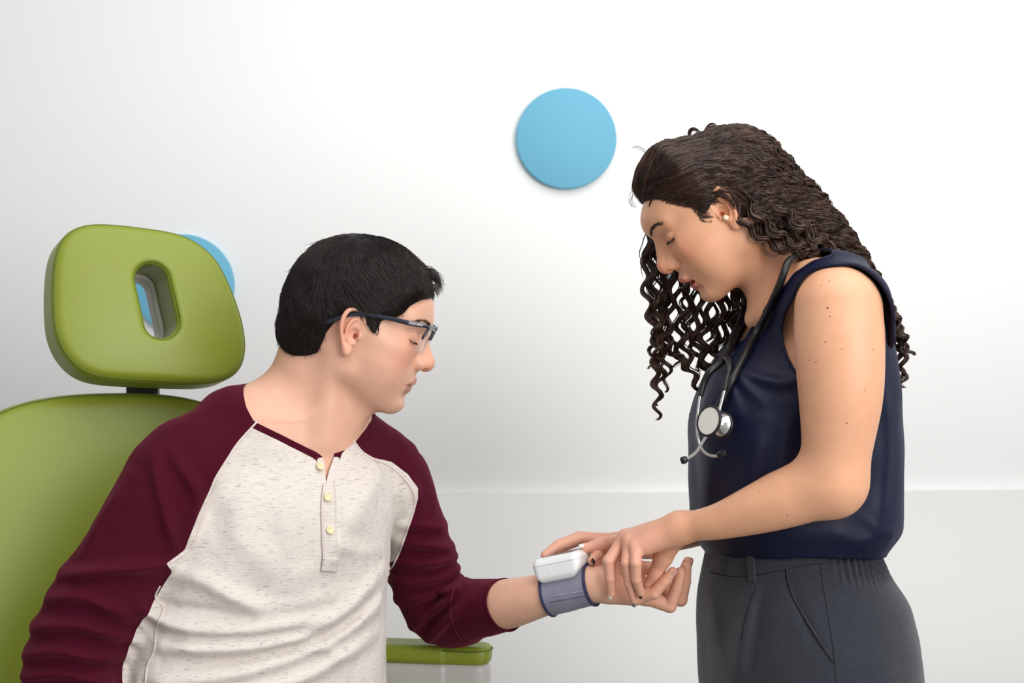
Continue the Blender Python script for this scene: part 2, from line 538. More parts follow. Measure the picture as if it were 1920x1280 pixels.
BR = frame((math.sin(0.50), -math.cos(0.50), 0.22)).astype(float)
BC = W(228, 1075, 0.115)
th = np.linspace(-math.pi, math.pi, 120, endpoint=False)
bw, bh, ee = 0.262, 0.262, 3.0
rr = 1 / ((np.abs(np.cos(th)) / bw) ** ee + (np.abs(np.sin(th)) / bh) ** ee) ** (1 / ee)
bpts = np.stack([rr * np.cos(th), np.where(np.sin(th) < 0, 2.0, 1.0) * rr * np.sin(th)], 1)
bc, bg, bv = radial(bpts)
V, Q = mesh_sdf(local(cushion(bc, bg, bv, 0.075, 0.02, 0.012), BC, BR), BC + [-0.42, -0.35, -0.75], BC + [0.42, 0.35, 0.42], 0.006)
back = mesh_obj('backrest', V, Q, M_green, chair)
outline_tube('piping_seam', bc, bg, bv, BC, BR, -0.006, 0.0048, 0.0014, M_seam, back)
bsh = cushion(bc, bg, bv, 0.03, 0.012, 0.0, shrink=0.012)
def bshell(P):
    Q = P.copy(); Q[:, 0] += 0.072
    return bsh(Q)
V, Q = mesh_sdf(local(bshell, BC, BR), BC + [-0.45, -0.35, -0.75], BC + [0.42, 0.4, 0.42], 0.008)
mesh_obj('back_shell', V, Q, M_shell, back)

# far armrest
AR = frame((0.985, -0.17, 0.0)).astype(float)
AC = W(918, 1234, 0.15) - AR[:, 0] * 0.19 + AR[:, 1] * 0.03
ar = bpy.data.objects.new('armrest', None); COL.objects.link(ar); put(ar, chair)
def padf(P):
    d = rbox((0, 0, 0), (0.19, 0.030, 0.0140), 0.011)(P)
    x = np.maximum(P[:, 0] - 0.162, 0)
    e = np.hypot(x, P[:, 1]) - 0.0285
    return smax(d, np.where(P[:, 0] > 0.12, e, -1).astype(np.float32), 0.012)
V, Q = mesh_sdf(local(padf, AC, AR), AC - 0.24, AC + 0.24, 0.003)
mesh_obj('pad', V, Q, M_green, ar)
def basef(P):
    d = rbox((0, 0, -0.037), (0.188, 0.028, 0.026), 0.014)(P)
    e = np.hypot(np.maximum(P[:, 0] - 0.162, 0), P[:, 1]) - 0.0265
    return smax(d, np.where(P[:, 0] > 0.12, e, -1).astype(np.float32), 0.012)
V, Q = mesh_sdf(local(basef, AC, AR), AC - 0.25, AC + 0.25, 0.0035)
mesh_obj('support', V, Q, M_shell, ar)
th = np.linspace(-math.pi / 2, math.pi / 2, 24)
ap = [(-0.185, -0.0278, 0.0075)] + [(0.1605 + 0.0278 * math.cos(t), 0.0278 * math.sin(t), 0.0075) for t in th] + [(-0.185, 0.0278, 0.0075)]
ap = np.array(ap)
V, Fq = tubes((AC + ap @ AR.T)[None], np.full((1, len(ap)), 0.0011), 6)
mesh_obj('pad_seam', V, Fq, M_seam, ar)
# seat, column and base (below the frame)
CF = np.array([math.sin(0.6), -math.cos(0.6), 0.0]); CR = frame(CF).astype(float)
seat_c = np.array([-0.30, -0.02, 0.55])
V, Q = mesh_sdf(local(rbox((0.08, 0, 0), (0.30, 0.25, 0.05), 0.035), seat_c, CR), seat_c - 0.48, seat_c + 0.48, 0.01)
mesh_obj('seat', V, Q, M_green, chair)
V, Q = mesh_sdf(field([('+', 0, rc(seat_c + [0, 0, -0.06], (seat_c[0], seat_c[1], 0.06), 0.07, 0.09)), ('+', 0.05, local(rbox((0, 0, 0), (0.30, 0.24, 0.03), 0.025), (seat_c[0], seat_c[1], 0.031), CR))]),
                (seat_c[0] - 0.4, seat_c[1] - 0.4, -0.02), (seat_c[0] + 0.4, seat_c[1] + 0.4, 0.56), 0.012)
mesh_obj('pedestal', V, Q, M_shell, chair)
box('armrest_post', AC + [-0.14, -0.02, -0.30], AC + [-0.09, 0.03, -0.05], M_shell, chair, 0.008)
box('armrest_beam', AC + [-0.36, -0.03, -0.33], AC + [-0.09, 0.03, -0.28], M_shell, chair, 0.008)

# ------------------------------------------------------------------ head template (mm; x forward, |y| sideways, z up, origin between the ears)
def head_field(female=False, open_mouth=0.0, ears=True):
    def e(c, r, ang=None):
        R = None
        if ang:
            a, ax = ang
            ca, sa = math.cos(a), math.sin(a)
            R = {'y': np.array([[ca, 0, -sa], [0, 1, 0], [sa, 0, ca]]), 'z': np.array([[ca, -sa, 0], [sa, ca, 0], [0, 0, 1]]),
                 'x': np.array([[1, 0, 0], [0, ca, -sa], [0, sa, ca]])}[ax].astype(np.float32)
        return ell(c, r, R)
    it = [('+', 0, e((2, 0, 35), (88, 75, 77))),
          ('+', 14, e((40, 0, 43), (56, 58, 34)) if female else e((40, 0, 48), (52.5, 56, 30))),   # forehead
          ('+', 25, e((-36, 0, 4), (42, 58, 48))),
          ('+', 22, e((50, 0, -22), (37, 46, 52))),                       # maxilla
          ('+', 20, e((26, 0, -18), (46, 65, 56))),                         # side of the face
          ('+', 16, rc((8, 53, 4), (10, 50, -44), 13, 11)),              # ramus
          ('+', 18, rc((12, 48, -47), (68, 13, -75), 12, 13)),            # mandible
          ('+', 10, rc((72, 0, -76), (72, 5, -76), 12.5, 12.5)),          # chin
          ('+', 20, e((42, 0, -64), (36, 40, 24))),
          ('+', 22, e((50, 36, -26), (27, 24, 36))),                      # cheek
          ('+', 20, rc((68, 38, -4), (34, 56, 3), 11, 9)),                # cheekbone
          ('+', 14, e((66, 0, -42), (24, 30, 24))),                       # mouth barrel
          ('+', 14, rc((86, 0, 32), (71, 40, 31), 9.0, 8)),              # brow
          ('-', 11, e((92.5, 34, 9), (13, 17, 11))),                       # socket
          # nose
          ('+', 7, rc((86.0, 0, 20), (100.5, 0, -15), 6.2, 8.6)),
          ('+', 8, rc((82, 7, 8), (90, 8, -17), 8.0, 8.5)),
          ('+', 5, rc((102, 0, -17), (102, 2.5, -18), 9.5, 9.5)),
          ('+', 5, e((91.5, 11.5, -21), (10.5, 6.5, 7.5))),               # alar
          ('+', 4, rc((103, 0, -23), (91, 0, -28.5), 4.5, 4.0)),          # columella
          ('-', 3, e((99, 6.6, -27), (5.2, 2.9, 5.0), (0.5, 'z'))),       # nostril
          ('-', 5, rc((86, 20.5, -16), (83, 20, -26), 0.5, 0.8)),         # alar crease
          ]
    # lips
    lo = open_mouth; fx = 4.0 if female else 0.0
    it += [('+', 5, rc((88.2 + fx, 0, -43.4), (85.5 + fx, 11, -45), 6.0, 5.0)), ('+', 5, rc((85.5 + fx, 11, -45), (76, 21, -48.5), 4.6, 2.2)),
           ('+', 4.5, rc((82.8 + fx - lo * 0.3, 0, -56.2 - lo), (79.5 + fx, 11, -55 - lo * 0.8), 6.0, 5.2)), ('+', 4.5, rc((79.5 + fx, 11, -55 - lo * 0.8), (75.5, 20.5, -50), 4.8, 2.2)),
           ('-', 2.2, rc((95, 0, -50.2), (84, 13, -50.4), 1.1, 1.2)),
           ('-', 2.2, rc((84, 13, -50.4), (76.5, 23, -49.6), 1.2, 1.1)),
           ('-', 1.5, e((84, 0, -50.0 - lo * 0.5), (22, 21, 0.5 + lo * 0.44))),
           ('-', 2.5, rc((97, 0, -37), (95.5, 0, -30), 2.2, 2.0)),        # philtrum
           ('-', 10, rc((92, 0, -67.5), (85, 16, -66), 4.0, 3.5)),        # under the lip
           ]
    # eye: ball covered by the lowered lid
    it += [('+', 2.5, e((71.2, 32, 10), (13.4, 14.2, 13.4))),
           ('-', 2.0, rc((88.5, 26, 18.5), (76, 46, 16.0), 1.2, 0.8)),    # lid crease
           ('-', 1.2, rc((87.2, 25, 5.4), (84.6, 37, 4.4), 0.9, 1.0)), ('-', 1.2, rc((84.6, 37, 4.4), (76, 46, 6.8), 1.0, 0.6)),
           ('+', 4, rc((82.8, 24, 1.0), (73, 43, 0.0), 3.4, 3.2)),        # lower lid
           ]
    # ear (built in its own frame, leaning back and standing off the head)
    ER = frame((math.cos(0.26), -math.sin(0.26), 0), (0, 0, 1))
    t = 0.06
    c_, s_ = math.cos(t), math.sin(t)
    RT = np.array([[c_, 0, -s_], [0, 1, 0], [s_, 0, c_]], np.float32)
    ER = (ER @ RT.T).astype(np.float32)
    H = lambda u, v, w=0.0: (u, w, v)
    rim = [H(9, 4, -2), H(9.5, 14, 0), H(6, 25, 1.5), H(-3, 30.5, 2.5), H(-13, 27.5, 3.2), H(-17.5, 17, 3.8), H(-16.5, 4, 3.8), H(-11.5, -8, 2.8), H(-6.5, -17, 1.6), H(-1.5, -24, 0)]
    rr = [2.0, 2.3, 2.6, 2.8, 2.9, 2.8, 2.5, 2.6, 3.6, 4.2]
    anti = [H(2, 21, -0.5), H(-5.5, 16, 1.2), H(-9, 6, 1.6), H(-7, -5, 1.2), H(-1, -11, 0.6), H(4, -11.5, 0)]
    earf = field([('+', 0, ell((-3.5, -2.8, 6), (13.5, 3.0, 25))),
                  ('+', 3, limb(rim, rr)),
                  ('+', 2.5, limb(anti, [1.8, 2.2, 2.3, 2.1, 2.2, 1.8])),
                  ('+', 4, ell((-1.5, -0.6, -20), (5.8, 3.6, 7.5))),
                  ('+', 2.5, ell((7.2, 0.6, -1.5), (3.0, 3.6, 5.0)))])     # tragus
    carve = field([('+', 0, ell((0.8, 2.5, -0.5), (6.2, 6.6, 8.4))),       # concha
                   ('+', 1.5, ell((4.0, -4, -2), (2.8, 8, 3.6))),          # canal
                   ('+', 0.5, limb([(2.5, 2.5, 22), (-5, 3.5, 22.5), (-11, 4.5, 16), (-12.5, 5.0, 6), (-9.5, 4.6, -3)], [1.6, 2.2, 1.9, 1.6, 0.9]))])
    hd = field(it)
    EO = (11.0, 73.0, -2.0)
    earl = local(earf, EO, ER); earc = local(carve, EO, ER)
    def f(P):                                   # P in metres, head frame
        Q = P * np.float32(1000.0)
        Q[:, 1] = np.abs(Q[:, 1])
        if female:
            Q = Q.copy(); Q[:, 1] /= 0.95; Q[:, 0] /= 1.028
            z = Q[:, 2]; Q[:, 2] = np.where(z < 0, z / 1.075, np.where(z > 30, 30 + (z - 30) / 0.80, z))
        d = hd(Q)
        m = (Q[:, 1] > 45) & (np.abs(Q[:, 0]) < 60) & (Q[:, 2] > -50) & (Q[:, 2] < 60)
        if ears and m.any():
            d = d.copy(); Qm = Q[m]; d[m] = smax(smin(d[m], earl(Qm), 3.5), -earc(Qm), 2.0)
        return (d * 0.001).astype(np.float32)
    return f

def gauss(Q, c, r):
    return np.exp(-(((Q - np.array(c)) / np.array(r)) ** 2).sum(1))

def head_paint(Pl, base, female):
    """skin colour in head coordinates (metres): lips, cheeks, ear, stubble"""
    Q = Pl * 1000.0; Q = Q.copy(); Q[:, 1] = np.abs(Q[:, 1])
    if female:
        Q[:, 1] /= 0.95; Q[:, 0] /= 1.028; Q[:, 2] = np.where(Q[:, 2] < 0, Q[:, 2] / 1.075, Q[:, 2])
    col = np.tile(np.array(base[:3]), (len(Q), 1))
    def mixc(c, w):
        nonlocal col
        col = col * (1 - w[:, None]) + np.array(c[:3]) * w[:, None]
    red = np.array(base[:3]) * [0.98, 0.66, 0.62]
    mixc(red, 0.55 * gauss(Q, (70, 44, -16), (26, 20, 22)))
    mixc(red, 0.75 * gauss(Q, (106, 0, -20), (12, 16, 14)))
    mixc(red, 0.60 * gauss(Q, (-8, 78, 2), (24, 14, 34)))
    mixc(red, 0.35 * gauss(Q, (78, 30, 4), (14, 16, 8)))
    if not female:
        st = np.array(base[:3]) * [0.72, 0.72, 0.74]
        mixc(st, 0.42 * np.clip(gauss(Q, (70, 12, -70), (40, 45, 24)) + 0.6 * gauss(Q, (88, 8, -36), (12, 18, 7)), 0, 1))
    lipc = srgb(196, 98, 98) if female else srgb(184, 118, 108)
    yy = Q[:, 1]
    zc = -50.0
    half = np.interp(yy, [0, 8, 13, 19, 23], [1, 1.05, 0.85, 0.35, 0.0])
    up = np.clip((Q[:, 2] - (zc - 2)) / 2, 0, 1) * np.clip((zc + 9.5 * half - Q[:, 2]) / 1.5 + 0.5, 0, 1)
    dn = np.clip((zc + 2 - Q[:, 2]) / 2, 0, 1) * np.clip((Q[:, 2] - (zc - (13.0 if not female else 14.5) * half)) / 1.5 + 0.5, 0, 1)
    wl = np.clip(up + dn, 0, 1) * (Q[:, 0] > 70) * (yy < 23)
    mixc(lipc, 0.8 * wl)
    return col

# ------------------------------------------------------------------ helpers for figures
SKIN_M = srgb(228, 178, 152)
SKIN_W = srgb(232, 174, 138)
M_skin = mat('skin', SKIN_M, 0.42, spec=0.4, sss=0.12, vcol=True, noise_col=(55, 0.035, 4), bump=[(900, 0.00012, (1, 1, 1))])
M_nail_pink = mat('bare_nail', srgb(214, 160, 146), 0.3)

def poly_sd(X, Y, poly):
    """signed distance to a closed polygon, negative inside"""
    poly = np.asarray(poly, float); d = np.full(X.shape, 1e9); ins = np.zeros(X.shape, bool)
    n = len(poly)
    for i in range(n):
        a, b = poly[i], poly[(i + 1) % n]; e = b - a
        wx, wy = X - a[0], Y - a[1]
        t = np.clip((wx * e[0] + wy * e[1]) / (e @ e + 1e-12), 0, 1)
        d = np.minimum(d, (wx - e[0] * t) ** 2 + (wy - e[1] * t) ** 2)
        c = ((a[1] > Y) != (b[1] > Y)) & (X < (b[0] - a[0]) * (Y - a[1]) / (b[1] - a[1] + 1e-12) + a[0])
        ins ^= c
    d = np.sqrt(d)
    return np.where(ins, -d, d)

def line_sd(X, Y, pl):
    d = np.full(X.shape, 1e9)
    for a, b in zip(pl[:-1], pl[1:]):
        e = b - a; wx, wy = X - a[0], Y - a[1]
        t = np.clip((wx * e[0] + wy * e[1]) / (e @ e + 1e-12), 0, 1)
        d = np.minimum(d, (wx - e[0] * t) ** 2 + (wy - e[1] * t) ** 2)
    return np.sqrt(d)

def xz(pts, y): return np.array([W(a, b, y)[[0, 2]] for a, b in pts])

class Folds:
    """cloth folds: ridges and creases along lines lying on the cloth"""
    def __init__(self): self.l = []
    def add(self, pts, y, amp, w, ylo=-9, yhi=9):
        p = resample(np.array([W(a, b, y) for a, b in pts]), max(6, 4 * len(pts)))[:, [0, 2]]
        self.l.append((p, amp, w, p.min(0) - 3 * w, p.max(0) + 3 * w, ylo, yhi))
    def __call__(self, P):
        out = np.zeros(len(P), np.float32)
        for p, amp, w, lo, hi, yl, yh in self.l:
            m = (P[:, 0] > lo[0]) & (P[:, 0] < hi[0]) & (P[:, 2] > lo[1]) & (P[:, 2] < hi[1]) & (P[:, 1] > yl) & (P[:, 1] < yh)
            if m.any():
                X, Z = P[m, 0], P[m, 2]
                d = line_sd(X, Z, p)
                # fade at the ends of the fold
                ends = np.minimum(np.hypot(X - p[0, 0], Z - p[0, 1]), np.hypot(X - p[-1, 0], Z - p[-1, 1]))
                out[m] += 1.55 * amp * np.exp(-(d / w) ** 2) * (0.35 + 0.65 * np.clip(ends / 0.03, 0, 1))
        return out

def hand_field(wrist, wr, mcps, fingers, frs, thumb, trs, palm_extra=()):
    """one continuous hand: metacarpal fan plus separate fingers"""
    wrist = np.asarray(wrist)
    pal = [rc(wrist, m, wr, r[0] * 1.12) for m, r in zip(mcps, frs)]
    fing = [chain([m] + list(f), r, 0.0012) for m, f, r in zip(mcps, fingers, frs)]
    th = chain(thumb, trs, 0.006)
    def f(P):
        p = pal[0](P)
        for q in pal[1:]: p = smin(p, q(P), 0.011)
        for q in palm_extra: p = smin(p, q(P), 0.010)
        d = smin(p, th(P), 0.009)
        for q in fing: d = np.minimum(d, smin(p, q(P), 0.006))
        return d
    return f

def nail(name, tip, prev, n, w, l, m, parent, lift):
    """finger nail: a curved plate lying on the back of the fingertip"""
    tip = np.asarray(tip, float); ax = tip - np.asarray(prev, float); ax /= np.linalg.norm(ax)
    n = np.asarray(n, float); n = n - (n @ ax) * ax; n /= np.linalg.norm(n); s = np.cross(ax, n)
    nu, nv = 9, 9; V = []
    for i in range(nu):
        u = -1 + 2 * i / (nu - 1)
        for j in range(nv):
            v = -1 + 2 * j / (nv - 1)
            # rounded outline
            k = (1 - 0.28 * abs(u) ** 3) 
            a = v * k * 0.95
            V.append(tip + ax * (u * l) + s * (math.sin(a) * w) + n * (lift + (math.cos(a) - 1) * w * 0.9 - 0.0007 * u * u))
    V = np.array(V); F = np.array([[i * nv + j, (i + 1) * nv + j, (i + 1) * nv + j + 1, i * nv + j + 1] for i in range(nu - 1) for j in range(nv - 1)])
    o = mesh_obj(name, V, F, m, parent)
    md = o.modifiers.new('thickness', 'SOLIDIFY'); md.thickness = 0.0007; md.offset = 0
    return o

def join_meshes(parts):
    Vs, Fs, Cs, Ns, n = [], [], [], [], 0
    for V, F, C, f in parts:
        Vs.append(V); Fs.append(tris(F) + n if F.shape[1] == 4 else F + n); Cs.append(C); n += len(V)
        if f is not None: Ns.append(normals(f, V.astype(np.float32)))
    return np.concatenate(Vs), np.concatenate(Fs), np.concatenate(Cs), (np.concatenate(Ns) if Ns else None)

# ------------------------------------------------------------------ the man
man = thing('person', (-0.30, 0.02, 0.0), 'dark-haired man in a maroon and cream raglan shirt seated in the green chair', 'person')
MS = 1.055
MR = frame((math.cos(0.03), -math.sin(0.03), -math.tan(math.radians(13.8))))
MO = W(662, 620, 0.017)
man_head = local(head_field(False), MO, MR, MS)
def mh(x, y, z): return MO + MS * 0.001 * (MR.astype(float) @ np.array([x, y, z], float))      # head mm -> world

# ---- shirt
TH = 0.63
TF = np.array([math.sin(TH), -math.cos(TH)]); TL = np.array([math.cos(TH), math.sin(TH)])
def zpy(py, y=0.0): return W(0, py, y)[2]
tp = [(790, 548, 0.070, 0.09, 0.03), (840, 540, 0.085, 0.125, 0.03), (900, 530, 0.108, 0.150, 0.025), (960, 520, 0.120, 0.164, 0.02), (1040, 505, 0.122, 0.170, 0.015),
      (1120, 492, 0.118, 0.176, 0.01), (1200, 478, 0.120, 0.184, 0.005), (1300, 470, 0.125, 0.190, 0.0), (1420, 465, 0.125, 0.190, 0.0)]
tor = loft([zpy(t[0]) for t in tp], [W(t[1], 0, t[4])[0] for t in tp], [t[4] for t in tp], [t[2] for t in tp], [t[3] for t in tp], TF, TL, 2.25)
yoke = field([('+', 0, tor),
              ('+', 0.05, rc(W(575, 775, 0.045), W(440, 797, -0.03), 0.054, 0.052)),
              ('+', 0.05, rc(W(610, 800, 0.07), W(715, 868, 0.12), 0.050, 0.046))])
armR = limb([W(440, 815, -0.04), W(332, 888, -0.085), W(237, 1043, -0.115), W(167, 1143, -0.125), W(132, 1250, -0.13), W(118, 1330, -0.12)],
             [0.05, 0.060, 0.0560, 0.0565, 0.056, 0.052], 18)
foreR = rc(W(118, 1330, -0.12), W(330, 1420, -0.25), 0.052, 0.040)
armL = limb([W(690, 870, 0.10), W(742, 900, 0.115), W(782, 1000, 0.135), W(797, 1090, 0.155), W(836, 1157, 0.165), W(885, 1143, 0.118), W(948, 1133, 0.070)],
             [0.05, 0.050, 0.042, 0.048, 0.045, 0.042, 0.0355], 18)
neck_m = field([
    ('+', 0, rc(mh(-32, 0, -30), W(560, 800, 0.03), 0.056, 0.062)),
    ('+', 0.03, rc(mh(28, 0, -72), W(612, 803, 0.004), 0.030, 0.031)),
    ('+', 0.04, rc(W(575, 768, 0.05), W(440, 803, -0.03), 0.042, 0.041)),            # trapezius, near side
    ('+', 0.04, rc(W(600, 775, 0.07), W(715, 872, 0.12), 0.040, 0.038)),
    ('+', 0.03, lambda P: yoke(P) + 0.007),
    ('+', 0.03, rc(mh(-8, -52, -30), W(604, 822, -0.022), 0.010, 0.007)),           # neck muscle
])
man_core = lambda P: smin(man_head(P), neck_m(P), 0.016)
parts = []
lo = np.minimum(MO - 0.16, W(420, 900, 0)); lo = np.array([W(400, 900, 0)[0], -0.16, W(400, 905, 0)[2]]); hi = MO + [0.17, 0.20, 0.14]
V, Q = mesh_sdf(man_core, lo, hi, 0.0019)
col = head_paint((V - MO) @ MR / MS, SKIN_M, False)
parts.append((V, Q, col, man_core))

# left forearm and open hand, palm up
fw = W(1112, 1094, 0.0)
m_mcp = [W(1205, 1098, 0.040), W(1212, 1108, 0.020), W(1207, 1117, 0.000), W(1193, 1117, -0.018)]
m_f = [[W(1262, 1108, 0.045), W(1280, 1078, 0.040), W(1290, 1053, 0.034)],
       [W(1276, 1124, 0.022), W(1284, 1090, 0.018), W(1287, 1062, 0.014)],
       [W(1256, 1136, -0.006), W(1268, 1102, -0.012), W(1276, 1072, -0.016)],
       [W(1226, 1112, -0.030), W(1246, 1089, -0.034), W(1261, 1071, -0.036)]]
m_fr = [[0.0110, 0.0090, 0.0081, 0.0070], [0.0110, 0.0092, 0.0082, 0.0070], [0.0108, 0.0090, 0.0080, 0.0068], [0.0100, 0.0082, 0.0072, 0.0060]]
m_hand = hand_field(fw, 0.0175, m_mcp, m_f, m_fr, [W(1130, 1085, 0.030), W(1168, 1074, 0.044), W(1197, 1066, 0.034), W(1216, 1063, 0.026)],
                    [0.015, 0.0125, 0.0102, 0.0086], [rc(W(1140, 1098, 0.02), W(1175, 1102, 0.025), 0.018, 0.015), rc(W(1145, 1108, -0.012), W(1180, 1112, -0.012), 0.015, 0.013)])
m_elbow = W(838, 1158, 0.165)
m_fore = limb([m_elbow, W(905, 1140, 0.105), W(960, 1130, 0.062), W(1030, 1112, 0.024), fw, W(1135, 1094, 0.0)], [0.036, 0.036, 0.0335, 0.0275, 0.0215, 0.019], 20)
man_arm = lambda P: smin(m_fore(P), m_hand(P), 0.014)
V, Q = mesh_sdf(man_arm, np.array([W(850, 0, 0.1)[0], -0.07, zpy(1230)]), np.array([W(1312, 0, 0.0)[0], 0.17, zpy(1012)]), 0.00145)
V, T = clip(V, tris(Q), (W(880, 1100, 0.12)[0] - V[:, 0]))
col = np.tile(np.array(SKIN_M[:3]), (len(V), 1))
red = np.array(SKIN_M[:3]) * [0.97, 0.70, 0.62]
w = np.zeros(len(V))
for f_ in m_f:
    for k, p in enumerate(f_): w = np.maximum(w, (0.6 if k == 2 else 0.35) * np.exp(-((V - p) ** 2).sum(1) / 0.008 ** 2))
w = np.maximum(w, 0.30 * np.clip((V[:, 0] - W(1130, 0, 0)[0]) / 0.03, 0, 1))
col = col * (1 - w[:, None]) + red * w[:, None]
parts.append((V, T, col, man_arm))
# right hand resting in the lap (below the frame)
rw = W(330, 1420, -0.25); rf = np.array([0.80, -0.45, -0.20]); rf /= np.linalg.norm(rf); rs = np.cross([0, 0, 1], rf); rs /= np.linalg.norm(rs)
rm = [rw + rf * 0.085 + rs * k for k in (-0.030, -0.010, 0.010, 0.028)]
resting_hand = hand_field(rw, 0.020, rm, [[m + rf * 0.042 + [0, 0, -0.010], m + rf * 0.060 + [0, 0, -0.026], m + rf * 0.066 + [0, 0, -0.044]] for m in rm], m_fr,
                          [rw + rf * 0.02 - rs * 0.02, rw + rf * 0.05 - rs * 0.045, rw + rf * 0.08 - rs * 0.052], [0.016, 0.013, 0.010])
V, Q = mesh_sdf(lambda P: smin(resting_hand(P), rc(rw - rf * 0.10, rw, 0.030, 0.023)(P), 0.01), rw - [0.14, 0.15, 0.10], rw + [0.19, 0.13, 0.08], 0.003)
parts.append((V, Q, np.tile(np.array(SKIN_M[:3]), (len(V), 1)), resting_hand))
# trunk and arms under the shirt
def under(P): return np.minimum(np.minimum(yoke(P) + 0.016, armL(P) + 0.013), np.minimum(armR(P), foreR(P)) + 0.013)
V, Q = mesh_sdf(under, (W(20, 0, -0.2)[0], -0.32, zpy(1440)), (W(960, 0, 0.1)[0], 0.24, zpy(740)), 0.009)
parts.append((V, Q, np.tile(np.array(SKIN_M[:3]), (len(V), 1)), under))
V, T, C, N = join_meshes(parts)
mesh_obj('body', V, T, M_skin, man, col=C, nrm=N)
for f_, nrm in zip(m_f, [(1, 0.1, 0.15), (1, -0.1, 0.1), (0.9, -0.5, 0.0), (0.75, -0.65, -0.15)]):
    r_ = 0.0062
    nail('fingernail', f_[2], f_[1], nrm, 0.0056, 0.0056, M_nail_pink, man, r_)

FD = Folds(); FL = Folds()
for pts, a, wd in [([(262, 1100), (330, 1150), (470, 1168), (600, 1160)], 0.006, 0.010), ([(330, 1190), (520, 1196), (640, 1158), (712, 1090)], 0.006, 0.011),
                   ([(290, 1255), (480, 1240), (640, 1196), (712, 1135)], 0.006, 0.011), ([(380, 1285), (560, 1270), (700, 1210)], 0.006, 0.010),
                   ([(345, 1060), (420, 1085), (520, 1150)], 0.004, 0.010), ([(440, 900), (470, 1000), (540, 1080)], 0.003, 0.018),
                   ([(660, 930), (650, 1000), (600, 1080)], 0.003, 0.018), ([(560, 880), (545, 960), (560, 1060)], 0.002, 0.014),
                   ([(700, 870), (690, 920), (660, 980)], 0.003, 0.012)]:
    FD.add(pts, -0.08, a, wd, -9, 0.02)
for pts, a, wd in [([(262, 1125), (330, 1172), (470, 1184), (600, 1177)], -0.004, 0.007), ([(330, 1215), (520, 1218), (640, 1178), (712, 1112)], -0.004, 0.008)]:
    FD.add(pts, -0.08, a, wd, -9, 0.02)
for pts, a, wd in [([(300, 1120), (400, 1128), (480, 1150)], -0.003, 0.006), ([(430, 1100), (520, 1128), (640, 1120)], 0.0025, 0.010), ([(480, 1215), (600, 1200), (690, 1150)], -0.003, 0.007),
                   ([(330, 1235), (430, 1228), (500, 1222)], -0.003, 0.007), ([(620, 1010), (660, 1040), (700, 1050)], 0.003, 0.010), ([(540, 1190), (600, 1215), (650, 1240)], 0.003, 0.008)]:
    FD.add(pts, -0.08, a, wd, -9, 0.02)
for pts, a, wd in [([(752, 978), (800, 978), (830, 984)], 0.006, 0.006), ([(745, 1012), (805, 1014), (850, 1026)], 0.006, 0.007), ([(735, 1052), (800, 1050), (862, 1044)], 0.0065, 0.007),
                   ([(725, 1090), (800, 1084), (868, 1066)], 0.006, 0.007), ([(740, 1128), (800, 1112), (872, 1086)], 0.005, 0.006), ([(770, 1180), (812, 1140), (862, 1098)], 0.005, 0.006),
                   ([(800, 1205), (835, 1160), (880, 1105)], 0.004, 0.006), ([(700, 870), (745, 900), (775, 960)], 0.003, 0.009), ([(745, 850), (780, 900), (792, 955)], 0.003, 0.007)]:
    FL.add(pts, 0.13, a * 1.9, wd, 0.03, 9)
for pts, a, wd in [([(115, 1075), (200, 1062), (312, 1060)], 0.006, 0.007), ([(95, 1118), (160, 1108), (215, 1128), (262, 1175)], 0.006, 0.008), ([(60, 1172), (140, 1158), (200, 1172), (245, 1205)], 0.006, 0.008),
                   ([(50, 1222), (130, 1206), (222, 1232)], 0.0065, 0.008), ([(45, 1262), (130, 1248), (212, 1268)], 0.006, 0.007), ([(280, 850), (312, 960), (328, 1040)], 0.003, 0.007),
                   ([(240, 890), (200, 960), (158, 1035)], 0.0035, 0.008), ([(320, 850), (365, 930), (345, 1010)], 0.003, 0.008)]:
    FD.add(pts, -0.15, a * 1.6, wd, -9, -0.02)
def cuffdirs():
    a = W(885, 1143, 0.118); b = W(948, 1133, 0.070); d = b - a
    return b, d / np.linalg.norm(d)
cufB, cufD = cuffdirs()
def shirt_raw(P):
    t = yoke(P); a = armR(P); b = np.minimum(armL(P), 9); c = foreR(P)
    return t, smin(a, c, 0.02), b
def shirt_f(P):
    t, a, b = shirt_raw(P)
    d = smin(smin(t, a, 0.022), b, 0.022)
    n = 0.0026 * vnoise(P, 22, 3) + 0.0008 * vnoise(P, 60, 5)
    return (d - FD(P) - FL(P) * np.clip((t - b) / 0.03 + 0.1, 0, 1) - n).astype(np.float32)
V, Q = mesh_sdf(shirt_f, (W(20, 0, -0.2)[0], -0.30, zpy(1400)), (W(990, 0, 0.1)[0], 0.26, zpy(690)), 0.0036)
T = tris(Q)
# sleeve end
V, T = clip(V, T, ((V - cufB) @ cufD) * ((V[:, 0] > W(860, 0, 0.1)[0]) & (V[:, 1] > -0.02)) - 1e-6)
